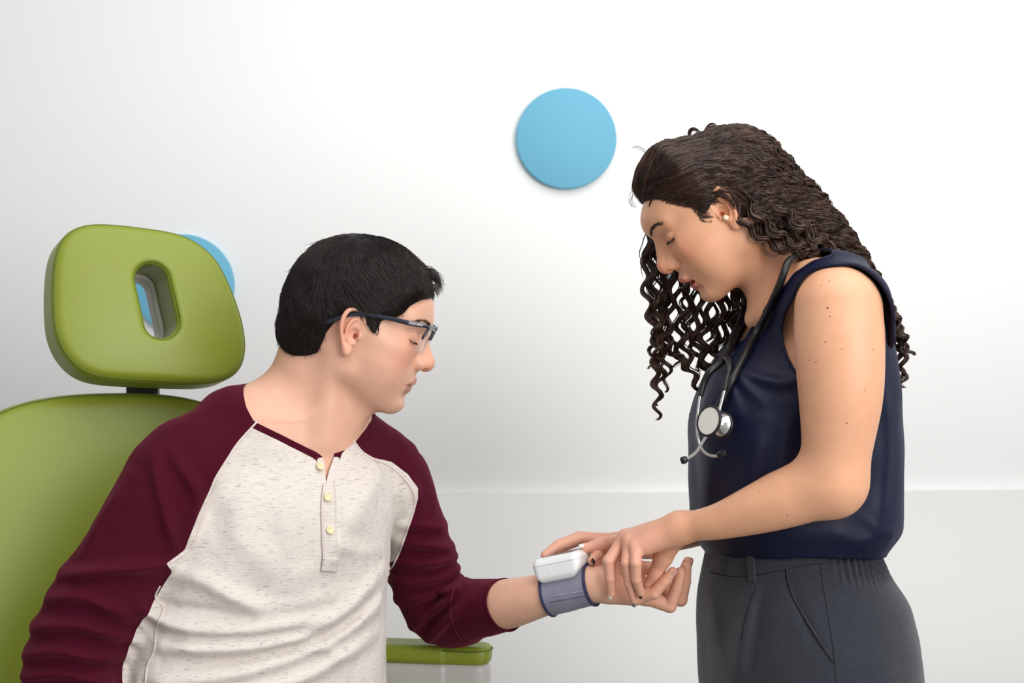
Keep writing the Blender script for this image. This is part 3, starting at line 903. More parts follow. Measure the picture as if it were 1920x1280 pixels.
# neck opening with the short slit of the placket
npoly = np.vstack([xz([(452, 728), (466, 760), (482, 788), (520, 810), (560, 832), (588, 848), (600, 857)], -0.06), xz([(604, 880), (607, 912), (613, 880), (619, 858)], -0.075), xz([(630, 848), (646, 828), (660, 804), (670, 790), (700, 740), (700, 560), (440, 560)], 0.0)])
def g_nk(V):
    d = poly_sd(V[:, 0].astype(float), V[:, 2].astype(float), npoly)
    return np.where(V[:, 1] < 0.06, d, np.maximum(d, zpy(776, 0.06) - V[:, 2]))
V, T = clip(V, T, -g_nk(V))
g_neck = g_nk(V)
g_slit = np.maximum(np.abs(V[:, 0] - W(609, 0, -0.07)[0]) - 0.0125, V[:, 2] - zpy(861, -0.07))
pl = np.vstack([xz([(480, 787), (440, 838), (412, 890), (388, 950), (360, 1022), (316, 1056)], -0.09), xz([(250, 1180), (180, 1420)], -0.1), xz([(800, 1420), (722, 1120)], 0.0),
                xz([(718, 1096), (746, 1040), (768, 978), (777, 945), (777, 925), (758, 897), (728, 872), (700, 862), (678, 846), (660, 822)], 0.0), xz([(640, 815), (605, 830), (540, 812), (500, 792)], -0.03)])
g_pan = poly_sd(V[:, 0], V[:, 2], pl)
Vf = V.astype(np.float32)
t_, a_, b_ = shirt_raw(Vf)
g_arm = t_ - np.minimum(a_, b_)
zA = zpy(1052, -0.09); zB = zpy(1085, 0.0)
wR = np.clip((zA - Vf[:, 2]) / 0.012 + 0.5, 0, 1); wL = np.clip((zB - Vf[:, 2]) / 0.02 + 0.5, 0, 1)
wq = np.where(Vf[:, 0] > W(590, 0, 0)[0], wL, wR)
g_pan = g_pan * (1 - wq) + g_arm * wq
M_cream = mat('cream_heather_knit', srgb(226, 220, 212), 0.85, spec=0.15, sheen=0.25, bump=[(700, 0.0005, (1, 1, 1)), (22, 0.003, (1, 1, 1))])
nt = M_cream.node_tree; bs = nt.nodes['Principled BSDF']; tcn = nt.nodes.new('ShaderNodeTexCoord')
mp = nt.nodes.new('ShaderNodeMapping'); mp.inputs['Scale'].default_value = (90, 90, 900); mp.inputs['Rotation'].default_value = (0, -0.12, 0)
nz = nt.nodes.new('ShaderNodeTexNoise'); nz.inputs['Scale'].default_value = 1.0; nz.inputs['Detail'].default_value = 4
rp = nt.nodes.new('ShaderNodeValToRGB'); rp.color_ramp.elements[0].position = 0.26; rp.color_ramp.elements[0].color = srgb(158, 150, 150)
rp.color_ramp.elements[1].position = 0.44; rp.color_ramp.elements[1].color = srgb(218, 210, 203)
nt.links.new(tcn.outputs['Object'], mp.inputs['Vector']); nt.links.new(mp.outputs['Vector'], nz.inputs['Vector'])
nt.links.new(nz.outputs['Fac'], rp.inputs['Fac']); nt.links.new(rp.outputs['Color'], bs.inputs['Base Color'])
M_maroon = mat('maroon_knit', srgb(70, 12, 31), 0.9, spec=0.1, sheen=0.3, sheen_tint=srgb(190, 90, 110), bump=[(260, 0.0006, (1, 1, 3)), (22, 0.002, (1, 1, 1))])
M_thread = mat('white_thread', srgb(220, 208, 202), 0.8)
M_button = mat('cream_button', srgb(232, 214, 172), 0.35)
def sub(V, T, g):
    return clip(V, T, g)
shirt_V, shirt_T = V, T
band_w = 0.0080
V2, T2 = V, T
gn = g_neck
# body panel and sleeves
def clip_multi(V, T, gs, signs):
    gs = [g * s for g, s in zip(gs, signs)]
    att = np.stack(gs, 1)
    X = np.concatenate([V, att], 1)
    for k in range(len(gs)):
        X, T = clip(X, T, X[:, 3 + k])
    return X[:, :3], T
g_band = np.minimum(band_w - g_neck, g_slit)
bandV, bandT = clip_multi(V, T, [-g_band], [1])
pV, pT = clip_multi(V, T, [g_pan, g_band], [1, 1])
shirt = mesh_obj('shirt', pV, pT, M_cream, man); shirt['label'] = 'cream heathered front panel of a raglan button-neck shirt'
sV, sT = clip_multi(V, T, [g_pan, g_band], [-1, 1])
midx = W(590, 0, 0)[0]
for side in (1, -1):
    qV, qT = clip(sV, sT, side * (sV[:, 0] - midx))
    mesh_obj('sleeve', qV, qT, M_maroon, shirt)
mesh_obj('neckband', bandV, bandT, M_maroon, shirt)

def on_surface(f, pts, lift=0.0, t0=1.45, t1=2.3, n=90):
    """drop pixels onto a surface along the line of sight"""
    cp = np.array([0, CAM_Y, CAM_Z]); pts = np.asarray(pts, float)
    D = np.stack([W(px, py, 1.0) - cp for px, py in pts]); D /= np.linalg.norm(D, axis=1, keepdims=True)
    ts = np.linspace(t0, t1, n)
    S = f((cp + ts[None, :, None] * D[:, None]).reshape(-1, 3).astype(np.float32)).reshape(len(pts), n)
    hit = S < 0; i = np.where(hit.any(1), np.argmax(hit, 1), n // 2); i = np.maximum(i, 1)
    lo_, hi_ = ts[i - 1], ts[i]
    for _ in range(9):
        m = (lo_ + hi_) / 2; s = f((cp + m[:, None] * D).astype(np.float32)); ins = s < 0
        hi_ = np.where(ins, m, hi_); lo_ = np.where(ins, lo_, m)
    P = cp + hi_[:, None] * D
    return P + normals(f, P.astype(np.float32)) * lift
def on_shirt(pts, lift=0.0): return on_surface(shirt_f, pts, lift)
for pts in ([(482, 790), (440, 838), (412, 890), (388, 950), (360, 1022), (318, 1055)], [(660, 822), (678, 846), (700, 862), (728, 872), (758, 897), (776, 925), (777, 950), (768, 978), (747, 1040), (727, 1078)]):
    fine = resample(np.array(pts, float), 40)
    tube_obj('raglan_seam', on_shirt(fine, lift=0.0004), 0.0014, M_thread, shirt, n=80, sides=6)
M_mthread = mat('maroon_thread', srgb(96, 22, 44), 0.9)
tube_obj('cuff_seam', on_shirt(resample(np.array([(852, 1101), (845, 1125), (846, 1155), (856, 1185), (868, 1203)], float), 30), lift=0.0), 0.0009, M_mthread, shirt, n=50, sides=6)
tube_obj('side_seam', on_shirt(resample(np.array([(300, 1098), (291, 1120), (306, 1142), (292, 1180), (290, 1215), (276, 1250), (272, 1290)], float), 40), lift=0.0003), 0.0012, M_thread, shirt, n=80, sides=6)
# placket: a doubled strip lying on the shirt front
def strip(name, left, right, m, parent, lift, n=30, cross=6):
    A = resample(np.array(left, float), n); B = resample(np.array(right, float), n)
    G = [A + (B - A) * k / (cross - 1) for k in range(cross)]
    P = on_shirt(np.concatenate(G), lift=lift)
    V = P; F = np.array([[k * n + i, (k + 1) * n + i, (k + 1) * n + i + 1, k * n + i + 1] for k in range(cross - 1) for i in range(n - 1)])
    o = mesh_obj(name, V, F[:, ::-1], m, parent)
    md = o.modifiers.new('thickness', 'SOLIDIFY'); md.thickness = 0.0016; md.offset = -1
    return o
strip('placket', [(606, 908), (603, 950), (604, 1000), (606, 1055)], [(626, 900), (629, 950), (630, 1000), (632, 1055)], M_cream, shirt, 0.0022)
strip('placket_tab', [(604, 1044), (600, 1069)], [(632, 1044), (629, 1071)], M_cream, shirt, 0.0038, n=10)
tube_obj('placket_edge', on_shirt(resample(np.array([(606, 908), (602, 950), (603, 1000), (606, 1050)], float), 30), lift=0.0022), 0.0010, M_thread, shirt, n=60, sides=6)
for bx, by in ((598, 876), (612, 934), (616, 995)):
    p = on_shirt([(bx, by)], lift=0.0040)[0]; n = normals(shirt_f, p[None].astype(np.float32))[0]
    R = frame(n).astype(float)
    a = np.arange(20) * 2 * math.pi / 20
    prof = [(0.0, 0.0009), (0.0030, 0.0009), (0.0036, 0.0018), (0.0050, 0.0016), (0.0054, 0.0004), (0.0050, -0.0009), (0.0, -0.0009)]
    V = np.array([p + R @ np.array([h, r * math.cos(t), r * math.sin(t)]) for r, h in prof for t in a])
    F = np.array([[i * 20 + j, i * 20 + (j + 1) % 20, (i + 1) * 20 + (j + 1) % 20, (i + 1) * 20 + j] for i in range(len(prof) - 1) for j in range(20)])
    mesh_obj('button', V, F, M_button, shirt)
# trousers and shoes (below the frame)
M_jeans = mat('navy_denim', srgb(40, 48, 70), 0.9, spec=0.1, bump=[(500, 0.0004, (1, 1, 1))])
hipc = np.array([-0.36, 0.03, 0.67]); f3 = np.array([CF[0], CF[1], 0]); l3 = np.array([-CF[1], CF[0], 0])
legs = [('+', 0, ell(hipc + [0, 0, 0.02], (0.18, 0.15, 0.10), CR.astype(np.float32)))]
for s in (-1, 1):
    k = hipc + f3 * 0.42 + l3 * s * 0.11 + [0, 0, 0.005]; an = k + f3 * 0.10 + [0, 0, -0.44]
    legs += [('+', 0.04, rc(hipc + l3 * s * 0.09, k, 0.085, 0.062)), ('+', 0.03, rc(k, an, 0.062, 0.048))]
lf = field(legs)
V, Q = mesh_sdf(lf, hipc + [-0.35, -0.75, -0.6], hipc + [0.65, 0.35, 0.25], 0.012)
mesh_obj('trousers', V, Q, M_jeans, man)
M_shoe = mat('dark_leather', srgb(40, 34, 32), 0.5)
for s in (-1, 1):
    an = hipc + f3 * 0.52 + l3 * s * 0.11 + [0, 0, 0.005 - 0.44]
    sf = field([('+', 0, rc(an + [0, 0, -0.06], an + f3 * 0.16 + [0, 0, -0.13], 0.048, 0.034)), ('+', 0.02, rc(an + [0, 0, -0.125], an + f3 * 0.15 + [0, 0, -0.14], 0.04, 0.03))])
    V, Q = mesh_sdf(sf, an + [-0.2, -0.3, -0.22], an + [0.3, 0.2, 0.05], 0.008)
    mesh_obj('shoe', V, Q, M_shoe, man)

# ------------------------------------------------------------------ the woman
woman = thing('person', (0.37, 0.03, 0.0), 'standing woman with long curly brown hair in a navy sleeveless top and grey trousers', 'person')
WS = 0.99
WR = frame((-math.cos(0.03), -math.sin(0.03), -math.tan(math.radians(35))))
WO = W(1350.5, 393.5, 0.0)
woman_head = local(head_field(True, 6.0), WO, WR, WS)
def wh(x, y, z): return WO + WS * 0.001 * (WR.astype(float) @ np.array([x, y, z], float))
BA = 0.20
WF = np.array([-math.cos(BA), -math.sin(BA)]); WL = np.array([-WF[1], WF[0]])       # forward, left (towards the camera)
YM = 0.03
bl = [(520, 1440, 1590, 0.10), (560, 1418, 1622, 0.125), (620, 1390, 1644, 0.142), (690, 1346, 1660, 0.150), (750, 1320, 1670, 0.152), (800, 1303, 1675, 0.150), (900, 1300, 1677, 0.148),
      (980, 1302, 1677, 0.150), (1012, 1308, 1672, 0.150), (1030, 1330, 1650, 0.138), (1040, 1345, 1635, 0.13)]
cxs = [W((t[1] + t[2]) / 2, 0, YM)[0] for t in bl]; hal = [(t[2] - t[1]) / 2 * (YM - CAM_Y) / FPX for t in bl]
aa = [math.sqrt(max(h * h - (b * math.sin(BA)) ** 2, 0.0009)) / math.cos(BA) for h, b in zip(hal, [t[3] for t in bl])]
blz = [zpy(t[0], YM) for t in bl]
btor0 = loft(blz, cxs, [YM] * len(bl), aa, [t[3] for t in bl], WF, WL, 2.25)
def btor(P):
    # the hem hangs a little higher on the near side
    Q = P.copy(); Q[:, 2] += 0.13 * (P[:, 1] - YM) * np.clip((zpy(880, YM) - P[:, 2]) / 0.08, 0, 1)
    return btor0(Q)
blouse_b = field([('+', 0, btor), ('+', 0.05, rc(W(1556, 552, -0.095), W(1552, 552, 0.17), 0.042, 0.042)),
                  ('+', 0.04, rc(W(1500, 545, -0.02), W(1556, 552, -0.095), 0.045, 0.042)), ('+', 0.04, rc(W(1500, 545, 0.08), W(1552, 552, 0.17), 0.045, 0.042)),
                  ('+', 0.05, ell(W(1412, 790, -0.045), (0.058, 0.058, 0.075))), ('+', 0.05, ell(W(1404, 790, 0.10), (0.058, 0.058, 0.075)))])
w_up = limb([W(1572, 579, -0.148), W(1574, 650, -0.156), W(1576, 740, -0.160), W(1570, 830, -0.157), W(1561, 895, -0.152)], [0.0535, 0.0545, 0.0510, 0.0435, 0.0400], 16)
w_fore = limb([W(1557, 905, -0.150), W(1500, 925, -0.138), W(1430, 950, -0.120), W(1352, 976, -0.094), W(1304, 985, -0.073), W(1278, 988, -0.062)], [0.0365, 0.0375, 0.0325, 0.0235, 0.0195, 0.0178], 16)
w_elb = ell(W(1566, 912, -0.145), (0.030, 0.030, 0.034))
# near (left) hand: back of the hand up, fingers hanging over the man's wrist
h_w = W(1272, 990, -0.060)
w_mcp = [W(1172, 1006, -0.008), W(1174, 1007, -0.030), W(1180, 1014, -0.046), W(1192, 1026, -0.058)]
w_f = [[W(1150, 1048, -0.022), W(1152, 1078, -0.018), W(1156, 1098, -0.012)],
       [W(1141, 1052, -0.046), W(1144, 1084, -0.044), W(1146, 1112, -0.037)],
       [W(1174, 1056, -0.062), W(1179, 1094, -0.056), W(1189, 1126, -0.045)],
       [W(1192, 1056, -0.072), W(1193, 1086, -0.067), W(1201, 1111, -0.056)]]
w_fr = [[0.0090, 0.0076, 0.0067, 0.0056], [0.0094, 0.0080, 0.0069, 0.0058], [0.0086, 0.0070, 0.0063, 0.0053], [0.0086, 0.0073, 0.0067, 0.0055]]
wl_hand = hand_field(h_w, 0.0150, w_mcp, w_f, w_fr, [W(1262, 1010, -0.045), W(1243, 1045, -0.030), W(1229, 1076, -0.024), W(1217, 1096, -0.020)], [0.0150, 0.0120, 0.0092, 0.0074],
                     [rc(W(1262, 1000, -0.055), W(1212, 1024, -0.056), 0.0150, 0.0105), rc(W(1250, 1000, -0.04), W(1200, 1012, -0.035), 0.0145, 0.012)])
# far (right) arm and hand on the monitor
r_up = limb([W(1550, 560, 0.175), W(1545, 740, 0.20), W(1500, 905, 0.215)], [0.045, 0.045, 0.038], 10)
r_fore = limb([W(1500, 905, 0.215), W(1400, 950, 0.18), W(1300, 992, 0.125), W(1222, 1016, 0.082)], [0.036, 0.034, 0.025, 0.018], 10)
r_w = W(1225, 1015, 0.082)
r_mcp = [W(1155, 1012, 0.062), W(1158, 1020, 0.078), W(1160, 1028, 0.075), W(1168, 1040, 0.070)]
r_f = [[W(1086, 1007, 0.050), W(1046, 1022, 0.040), W(1022, 1040, 0.032)],
       [W(1090, 1010, 0.072), W(1052, 1026, 0.062), W(1032, 1044, 0.052)],
       [W(1136, 1034, 0.036), W(1120, 1040, 0.008), W(1110, 1051, -0.006)],
       [W(1135, 1044, 0.062), W(1122, 1054, 0.050), W(1118, 1064, 0.040)]]
r_fr = [[0.0092, 0.0082, 0.0073, 0.0060], [0.0092, 0.0080, 0.0072, 0.0060], [0.0092, 0.0080, 0.0072, 0.0060], [0.009, 0.0074, 0.0066, 0.0055]]
wr_hand = hand_field(r_w, 0.0165, r_mcp, r_f, r_fr, [W(1208, 1014, 0.062), W(1166, 1016, 0.030), W(1126, 1021, 0.014), W(1098, 1028, 0.010)], [0.014, 0.0108, 0.0092, 0.0072])
# neck and upper chest
neck_w = field([
    ('+', 0, rc(wh(-34, 0, -30), W(1488, 545, 0.035), 0.050, 0.053)),
    ('+', 0.018, rc(wh(8, 0, -62), W(1460, 582, 0.02), 0.024, 0.028)),
    ('+', 0.03, lambda P: blouse_b(P) + 0.008),
    ('+', 0.02, rc(W(1412, 600, -0.005), W(1520, 540, -0.085), 0.010, 0.012)),
    ('+', 0.02, rc(wh(-10, 52, -34), W(1425, 590, 0.0), 0.012, 0.010)),
])
def woman_core(P):
    d = smin(woman_head(P), neck_w(P), 0.016)
    d = smin(d, w_up(P), 0.016)
    return d
def woman_all(P):
    d = woman_core(P)
    d = smin(d, smin(w_fore(P), w_elb(P), 0.02), 0.024)
    d = smin(d, wl_hand(P), 0.016)
    return d
def woman_right(P): return smin(smin(r_up(P), r_fore(P), 0.01), wr_hand(P), 0.014)
parts = []
lo = np.array([WO[0] - 0.14, -0.22, zpy(690)]); hi = np.array([W(1700, 0, 0)[0], 0.24, WO[2] + 0.14])
V, Q = mesh_sdf(woman_core, lo, hi, 0.0020)
zs_ = zpy(640, -0.15)
V, T = clip(V, tris(Q), zs_ - V[:, 2])
parts.append((V, T, head_paint((V - WO) @ WR / WS, SKIN_W, True), woman_core))
xh = W(1290, 0, -0.068)[0]
def arm_only(P): return smin(w_up(P), smin(smin(w_fore(P), w_elb(P), 0.02), wl_hand(P), 0.016), 0.024)
def arm_top(P):
    # same surface as the shoulder where they meet
    return np.where(P[:, 2] > zpy(680, -0.15), woman_all(P), arm_only(P))
arm_f = lambda P: smin(smin(w_up(P), neck_w(P), 0.016), smin(smin(w_fore(P), w_elb(P), 0.02), wl_hand(P), 0.016), 0.024)
hand_f = lambda P: smin(smin(w_fore(P), w_elb(P), 0.02), wl_hand(P), 0.016)
V, Q = mesh_sdf(arm_f,
                np.array([W(1270, 0, -0.06)[0], -0.235, zpy(1045, -0.06)]), np.array([W(1700, 0, -0.1)[0], -0.02, zpy(630, -0.15)]), 0.0021)
V, T = clip(V, tris(Q), V[:, 2] - zs_)
V, T = clip(V, T, xh - V[:, 0])
parts.append((V, T, np.tile(np.array(SKIN_W[:3]), (len(V), 1)), arm_f))
def handcol(V, ff):
    col = np.tile(np.array(SKIN_W[:3]), (len(V), 1)); red = np.array(srgb(222, 164, 144)[:3])
    w = np.zeros(len(V))
    for f_ in ff:
        for k, p in enumerate(f_): w = np.maximum(w, (0.75 if k == 2 else 0.5) * np.exp(-((V - p) ** 2).sum(1) / 0.009 ** 2))
    w = np.maximum(w, 0.75 * np.clip((W(1292, 0, -0.05)[0] - V[:, 0]) / 0.06, 0, 1))
    return col * (1 - w[:, None]) + red * w[:, None]
V, Q = mesh_sdf(lambda P: smin(smin(w_fore(P), w_elb(P), 0.02), wl_hand(P), 0.016), W(1110, 1150, -0.06) + [0, -0.06, 0], W(1310, 950, 0.0) + [0, 0.02, 0], 0.00125)
V, T = clip(V, tris(Q), V[:, 0] - xh)
parts.append((V, T, handcol(V, w_f), hand_f))
V, Q = mesh_sdf(woman_right, np.array([W(1000, 0, 0.05)[0], -0.03, zpy(1090, 0.05)]), np.array([W(1330, 0, 0.13)[0], 0.20, zpy(930, 0.15)]), 0.00145)
parts.append((V, Q, handcol(V, r_f), woman_right))
V, Q = mesh_sdf(woman_right, np.array([W(1315, 0, 0.13)[0], 0.08, zpy(1050, 0.1)]), np.array([W(1640, 0, 0.2)[0], 0.28, zpy(520, 0.2)]), 0.005)
parts.append((V, Q, np.tile(np.array(SKIN_W[:3]), (len(V), 1)), woman_right))
V, T, C, N = join_meshes(parts)
mesh_obj('body', V, T, M_skin, woman, col=C, nrm=N)

M_nw = mat('white_nail_polish', srgb(240, 228, 222), 0.25); M_nb = mat('black_nail_polish', srgb(14, 12, 14), 0.15, coat=0.6); M_ng = mat('grey_nail_polish', srgb(128, 126, 128), 0.3)
for f_, nrm, m_, r_ in ((w_f[1], (-0.75, -0.66, 0), M_nw, 0.0052), (w_f[2], (-0.75, -0.6, -0.3), M_ng, 0.0048), (w_f[3], (-0.75, -0.66, -0.2), M_nb, 0.0049),
                        (r_f[2], (0.75, -0.60, 0.30), M_nb, 0.0053)):
    nail('fingernail', f_[2] + (f_[2] - f_[1]) * 0.03, f_[1], nrm, 0.0050, 0.0062, m_, woman, r_)
nail('fingernail', W(1094, 1028, 0.010), W(1126, 1021, 0.014), (-0.2, -0.45, 0.85), 0.0050, 0.0062, M_nw, woman, 0.0066)

# moles on arm and neck
M_mole = mat('mole', srgb(120, 72, 48), 0.6)
for mx, my, mr in ((1552, 577, 0.0017), (1556, 593, 0.0011), (1540, 535, 0.0009), (1555, 526, 0.0010), (1548, 641, 0.0012), (1518, 675, 0.0009), (1530, 678, 0.0010), (1579, 654, 0.0008), (1588, 793, 0.0012),
                   (1637, 655, 0.0009), (1640, 654, 0.0006), (1476, 966, 0.0010), (1423, 921, 0.0010), (1621, 731, 0.0008)):
    p = on_surface(woman_all, [(mx, my)])[0]; n = normals(woman_all, p[None].astype(np.float32))[0]
    R = frame(n).astype(float); k = 10; a = np.arange(k) * 2 * math.pi / k
    V = np.array([p + n * 0.0005] + [p + n * 0.00025 + R @ np.array([0, 0.7 * mr * math.cos(t), 0.7 * mr * math.sin(t)]) for t in a] + [p - n * 0.0003 + R @ np.array([0, mr * math.cos(t), mr * math.sin(t)]) for t in a])
    F3 = np.array([[0, 1 + i, 1 + (i + 1) % k] for i in range(k)]); F4 = np.array([[1 + i, 1 + k + i, 1 + k + (i + 1) % k, 1 + (i + 1) % k] for i in range(k)])
    mesh_obj('mole', V, [F3, F4], M_mole, woman)

# ---- blouse
M_navy = mat('navy_satin', srgb(7, 13, 43), 0.52, spec=0.28, sheen=0.1, sheen_tint=srgb(60, 80, 150), bump=[(900, 0.0002, (1, 1, 1)), (24, 0.0015, (1, 1, 0.5))])
WD = Folds()
for pts, a, wd in [([(1368, 672), (1400, 700), (1450, 715), (1490, 710)], 0.004, 0.008), ([(1366, 680), (1390, 720), (1420, 750)], 0.004, 0.007), ([(1362, 684), (1368, 730), (1378, 770)], 0.004, 0.007),
                   ([(1420, 790), (1400, 880), (1390, 980)], 0.004, 0.012), ([(1340, 830), (1330, 920), (1335, 1000)], 0.003, 0.010), ([(1640, 700), (1655, 850), (1640, 990)], 0.003, 0.012),
                   ([(1560, 1000), (1600, 1012), (1660, 1005)], 0.003, 0.010), ([(1470, 760), (1450, 860), (1470, 960)], 0.003, 0.014), ([(1600, 950), (1640, 985), (1668, 1000)], 0.003, 0.010)]:
    WD.add(pts, -0.08, a, wd, -9, 0.05)
w_cap = limb([W(1584, 577, -0.144), W(1586, 600, -0.147), W(1588, 625, -0.149)], [0.0520, 0.0520, 0.0510], 8)
blouse_f = lambda P: (smin(blouse_b(P) - 0.001, w_cap(P) - 0.0045, 0.018) - WD(P) - 0.0016 * vnoise(P, 24, 9) - 0.001).astype(np.float32)
V, Q = mesh_sdf(blouse_f, (W(1280, 0, 0)[0], -0.20, zpy(1060)), (W(1720, 0, 0)[0], 0.27, zpy(470)), 0.0036)
T = tris(Q)
zv, zst = zpy(668, -0.05), zpy(500, -0.08)
vpoly = np.vstack([xz([(1556, 480), (1518, 493), (1490, 514), (1460, 560)], -0.11), xz([(1445, 588)], -0.09), xz([(1410, 634), (1385, 662), (1368, 672), (1352, 660), (1290, 560), (1290, 380)], -0.055), xz([(1560, 380)], -0.11)])
def vcut(V):
    x = V[:, 0] - np.interp(V[:, 2], blz[::-1], cxs[::-1]); y = V[:, 1] - YM
    v = x * WL[0] + y * WL[1]
    X = V[:, 0] + np.where(v < 0, -2 * v * WL[0], 0.0)          # mirror the far half onto the near one
    return poly_sd(X.astype(float), V[:, 2].astype(float), vpoly)
gv = vcut(V)
V, T = clip(V, T, -gv)
ahp = xz([(1510, 820), (1507, 725), (1490, 692), (1480, 664), (1476, 630), (1479, 585), (1492, 537), (1514, 510), (1552, 500), (1585, 500), (1615, 518), (1640, 550), (1655, 590), (1659, 630), (1655, 700), (1645, 780), (1635, 820)], -0.12)
ahp = resample(np.vstack([ahp, ahp[:1]]), 90)[:-1]
gh = np.maximum(poly_sd(V[:, 0].astype(float), V[:, 2].astype(float), ahp), V[:, 1] + 0.03)
V, T = clip(V, T, -gh)
blouse = mesh_obj('blouse', V, T, M_navy, woman)
def edge_loops(T):
    e = np.concatenate([T[:, [0, 1]], T[:, [1, 2]], T[:, [2, 0]]]); key = np.sort(e, 1)
    _, inv, cnt = np.unique(key[:, 0].astype(np.int64) * 10000000 + key[:, 1], return_inverse=True, return_counts=True)
    b = e[cnt[inv] == 1]; nxt = {int(i): int(j) for i, j in b}
    loops = []
    while nxt:
        s, _ = next(iter(nxt.items())); l = [s]; c = nxt.pop(s)
        while c != s and c in nxt: l.append(c); c = nxt.pop(c)
        loops.append((l, c == s))
    return loops
def hem(name, V, T, r, m, parent, minlen=60, every=3):
    for l, closed in edge_loops(T):
        if len(l) < minlen: continue
        P = V[l].astype(float)
        if closed: P = np.vstack([P, P[:1]])
        for _ in range(4): P[1:-1] = (P[:-2] + 2 * P[1:-1] + P[2:]) / 4
        P = P[::every]
        Vt, Ft = tubes(P[None], np.full((1, len(P)), r), 6); mesh_obj(name, Vt, Ft, m, parent)
hem('edge_binding', V, T, 0.0022, M_navy, blouse)
for l, closed in edge_loops(shirt_T):
    P = shirt_V[l].astype(float)
    if len(l) > 30 and P[:, 0].mean() > W(880, 0, 0.08)[0]:
        for _ in range(4): P[1:-1] = (P[:-2] + 2 * P[1:-1] + P[2:]) / 4
        P = np.vstack([P, P[:2]])[::2]
        vt, ft = tubes(P[None], np.full((1, len(P)), 0.0016), 6); mesh_obj('sleeve_hem', vt, ft, M_maroon, shirt)
# ---- trousers
M_grey = mat('charcoal_wool', srgb(49, 51, 59), 0.9, spec=0.1, sheen=0.3, noise_col=(900, 0.35, 2), bump=[(1200, 0.0003, (1, 1, 0.25)), (20, 0.002, (1, 1, 1))])
tr = [(1020, 1335, 1632, 0.128), (1045, 1330, 1640, 0.132), (1066, 1326, 1650, 0.137), (1085, 1322, 1664, 0.143), (1120, 1316, 1688, 0.156), (1180, 1314, 1702, 0.168), (1240, 1318, 1707, 0.174), (1300, 1322, 1706, 0.178),
      (1400, 1335, 1690, 0.178)]
tx = [W((t[1] + t[2]) / 2, 0, YM)[0] for t in tr]; thl = [(t[2] - t[1]) / 2 * (YM - CAM_Y) / FPX for t in tr]
ta = [math.sqrt(h * h - (t[3] * math.sin(BA)) ** 2) / math.cos(BA) for h, t in zip(thl, tr)]
tz = [zpy(t[0], YM) for t in tr]
hipl = loft(tz, tx, [YM] * len(tr), ta, [t[3] for t in tr], WF, WL, 2.3)
wf3 = np.array([WF[0], WF[1], 0]); wl3 = np.array([WL[0], WL[1], 0])
hb = np.array([tx[-1], YM, tz[-1]])
lg = []
for s in (-1, 1):
    a0 = hb + wl3 * s * 0.085 + [0, 0, 0.10]; k0 = np.array([hb[0], YM, 0.48]) + wl3 * s * 0.09 + wf3 * 0.02; an = np.array([hb[0], YM, 0.09]) + wl3 * s * 0.09 - wf3 * 0.03
    lg.append(limb([a0, (a0 + k0) / 2, k0, an], [0.098, 0.085, 0.068, 0.055], 10))
TD = Folds()
for pts, a, wd in [([(1418, 1098), (1400, 1160), (1388, 1220), (1384, 1290)], 0.006, 0.010), ([(1432, 1100), (1425, 1160), (1415, 1290)], -0.003, 0.008), ([(1350, 1100), (1352, 1180), (1368, 1290)], 0.003, 0.009),
                   ([(1480, 1090), (1500, 1150), (1520, 1200)], -0.0025, 0.007)]:
    TD.add(pts, -0.1, a, wd, -9, 0.05)
def ruffle(P):
    """gathers of the elastic at the back of the waist"""
    x = P[:, 0] - W(1640, 0, YM)[0]
    k = np.clip((P[:, 0] - W(1545, 0, -0.1)[0]) / 0.03, 0, 1) * np.clip((P[:, 2] - zpy(1098, -0.05)) / 0.02, 0, 1)
    ang = np.arctan2(P[:, 1] - YM, P[:, 0] - hb[0])
    return 0.0024 * k * np.sin(ang * 78 + 1.5 * vnoise(P, 30, 2))
def trouser_f(P):
    d = smin(smin(hipl(P), lg[0](P), 0.03), lg[1](P), 0.03)
    return (d - TD(P) - ruffle(P) - 0.0013 * vnoise(P, 22, 4)).astype(np.float32)
V, Q = mesh_sdf(trouser_f, (W(1280, 0, 0)[0], -0.22, zpy(1330)), (W(1740, 0, 0)[0], 0.26, zpy(1015)), 0.0034)
zc = zpy(1310)
V, T = clip(V, tris(Q), zc - V[:, 2])
V2, Q2 = mesh_sdf(trouser_f, (W(1280, 0, 0)[0], -0.22, 0.03), (W(1740, 0, 0)[0], 0.26, zpy(1290)), 0.011)
V2, T2 = clip(V2, tris(Q2), V2[:, 2] - zc)
V, T, _, _ = join_meshes([(V, T, np.zeros((len(V), 3)), None), (V2, T2, np.zeros((len(V2), 3)), None)])
trousers = mesh_obj('trousers', V, T, M_grey, woman)
M_gdark = mat('charcoal_seam', srgb(34, 34, 40), 0.95, spec=0.05)
def on_tr(pts, lift=0.0): return on_surface(trouser_f, pts, lift)
for nm, pts in (('waistband_seam', [(1330, 1072), (1370, 1080), (1410, 1080), (1460, 1070), (1520, 1058), (1570, 1054), (1610, 1050), (1640, 1046)]), ('pocket_edge', [(1473, 1068), (1476, 1095), (1490, 1130), (1520, 1180), (1550, 1222), (1562, 1242)]),
                ('side_seam', [(1537, 1057), (1543, 1100), (1553, 1160), (1562, 1220), (1568, 1290)]), ('pleat_edge', [(1417, 1098), (1406, 1130), (1396, 1165), (1390, 1200)])):
    tube_obj(nm, on_tr(resample(np.array(pts, float), 40), lift=-0.0002), 0.0006, M_gdark, trousers, n=60, sides=6)
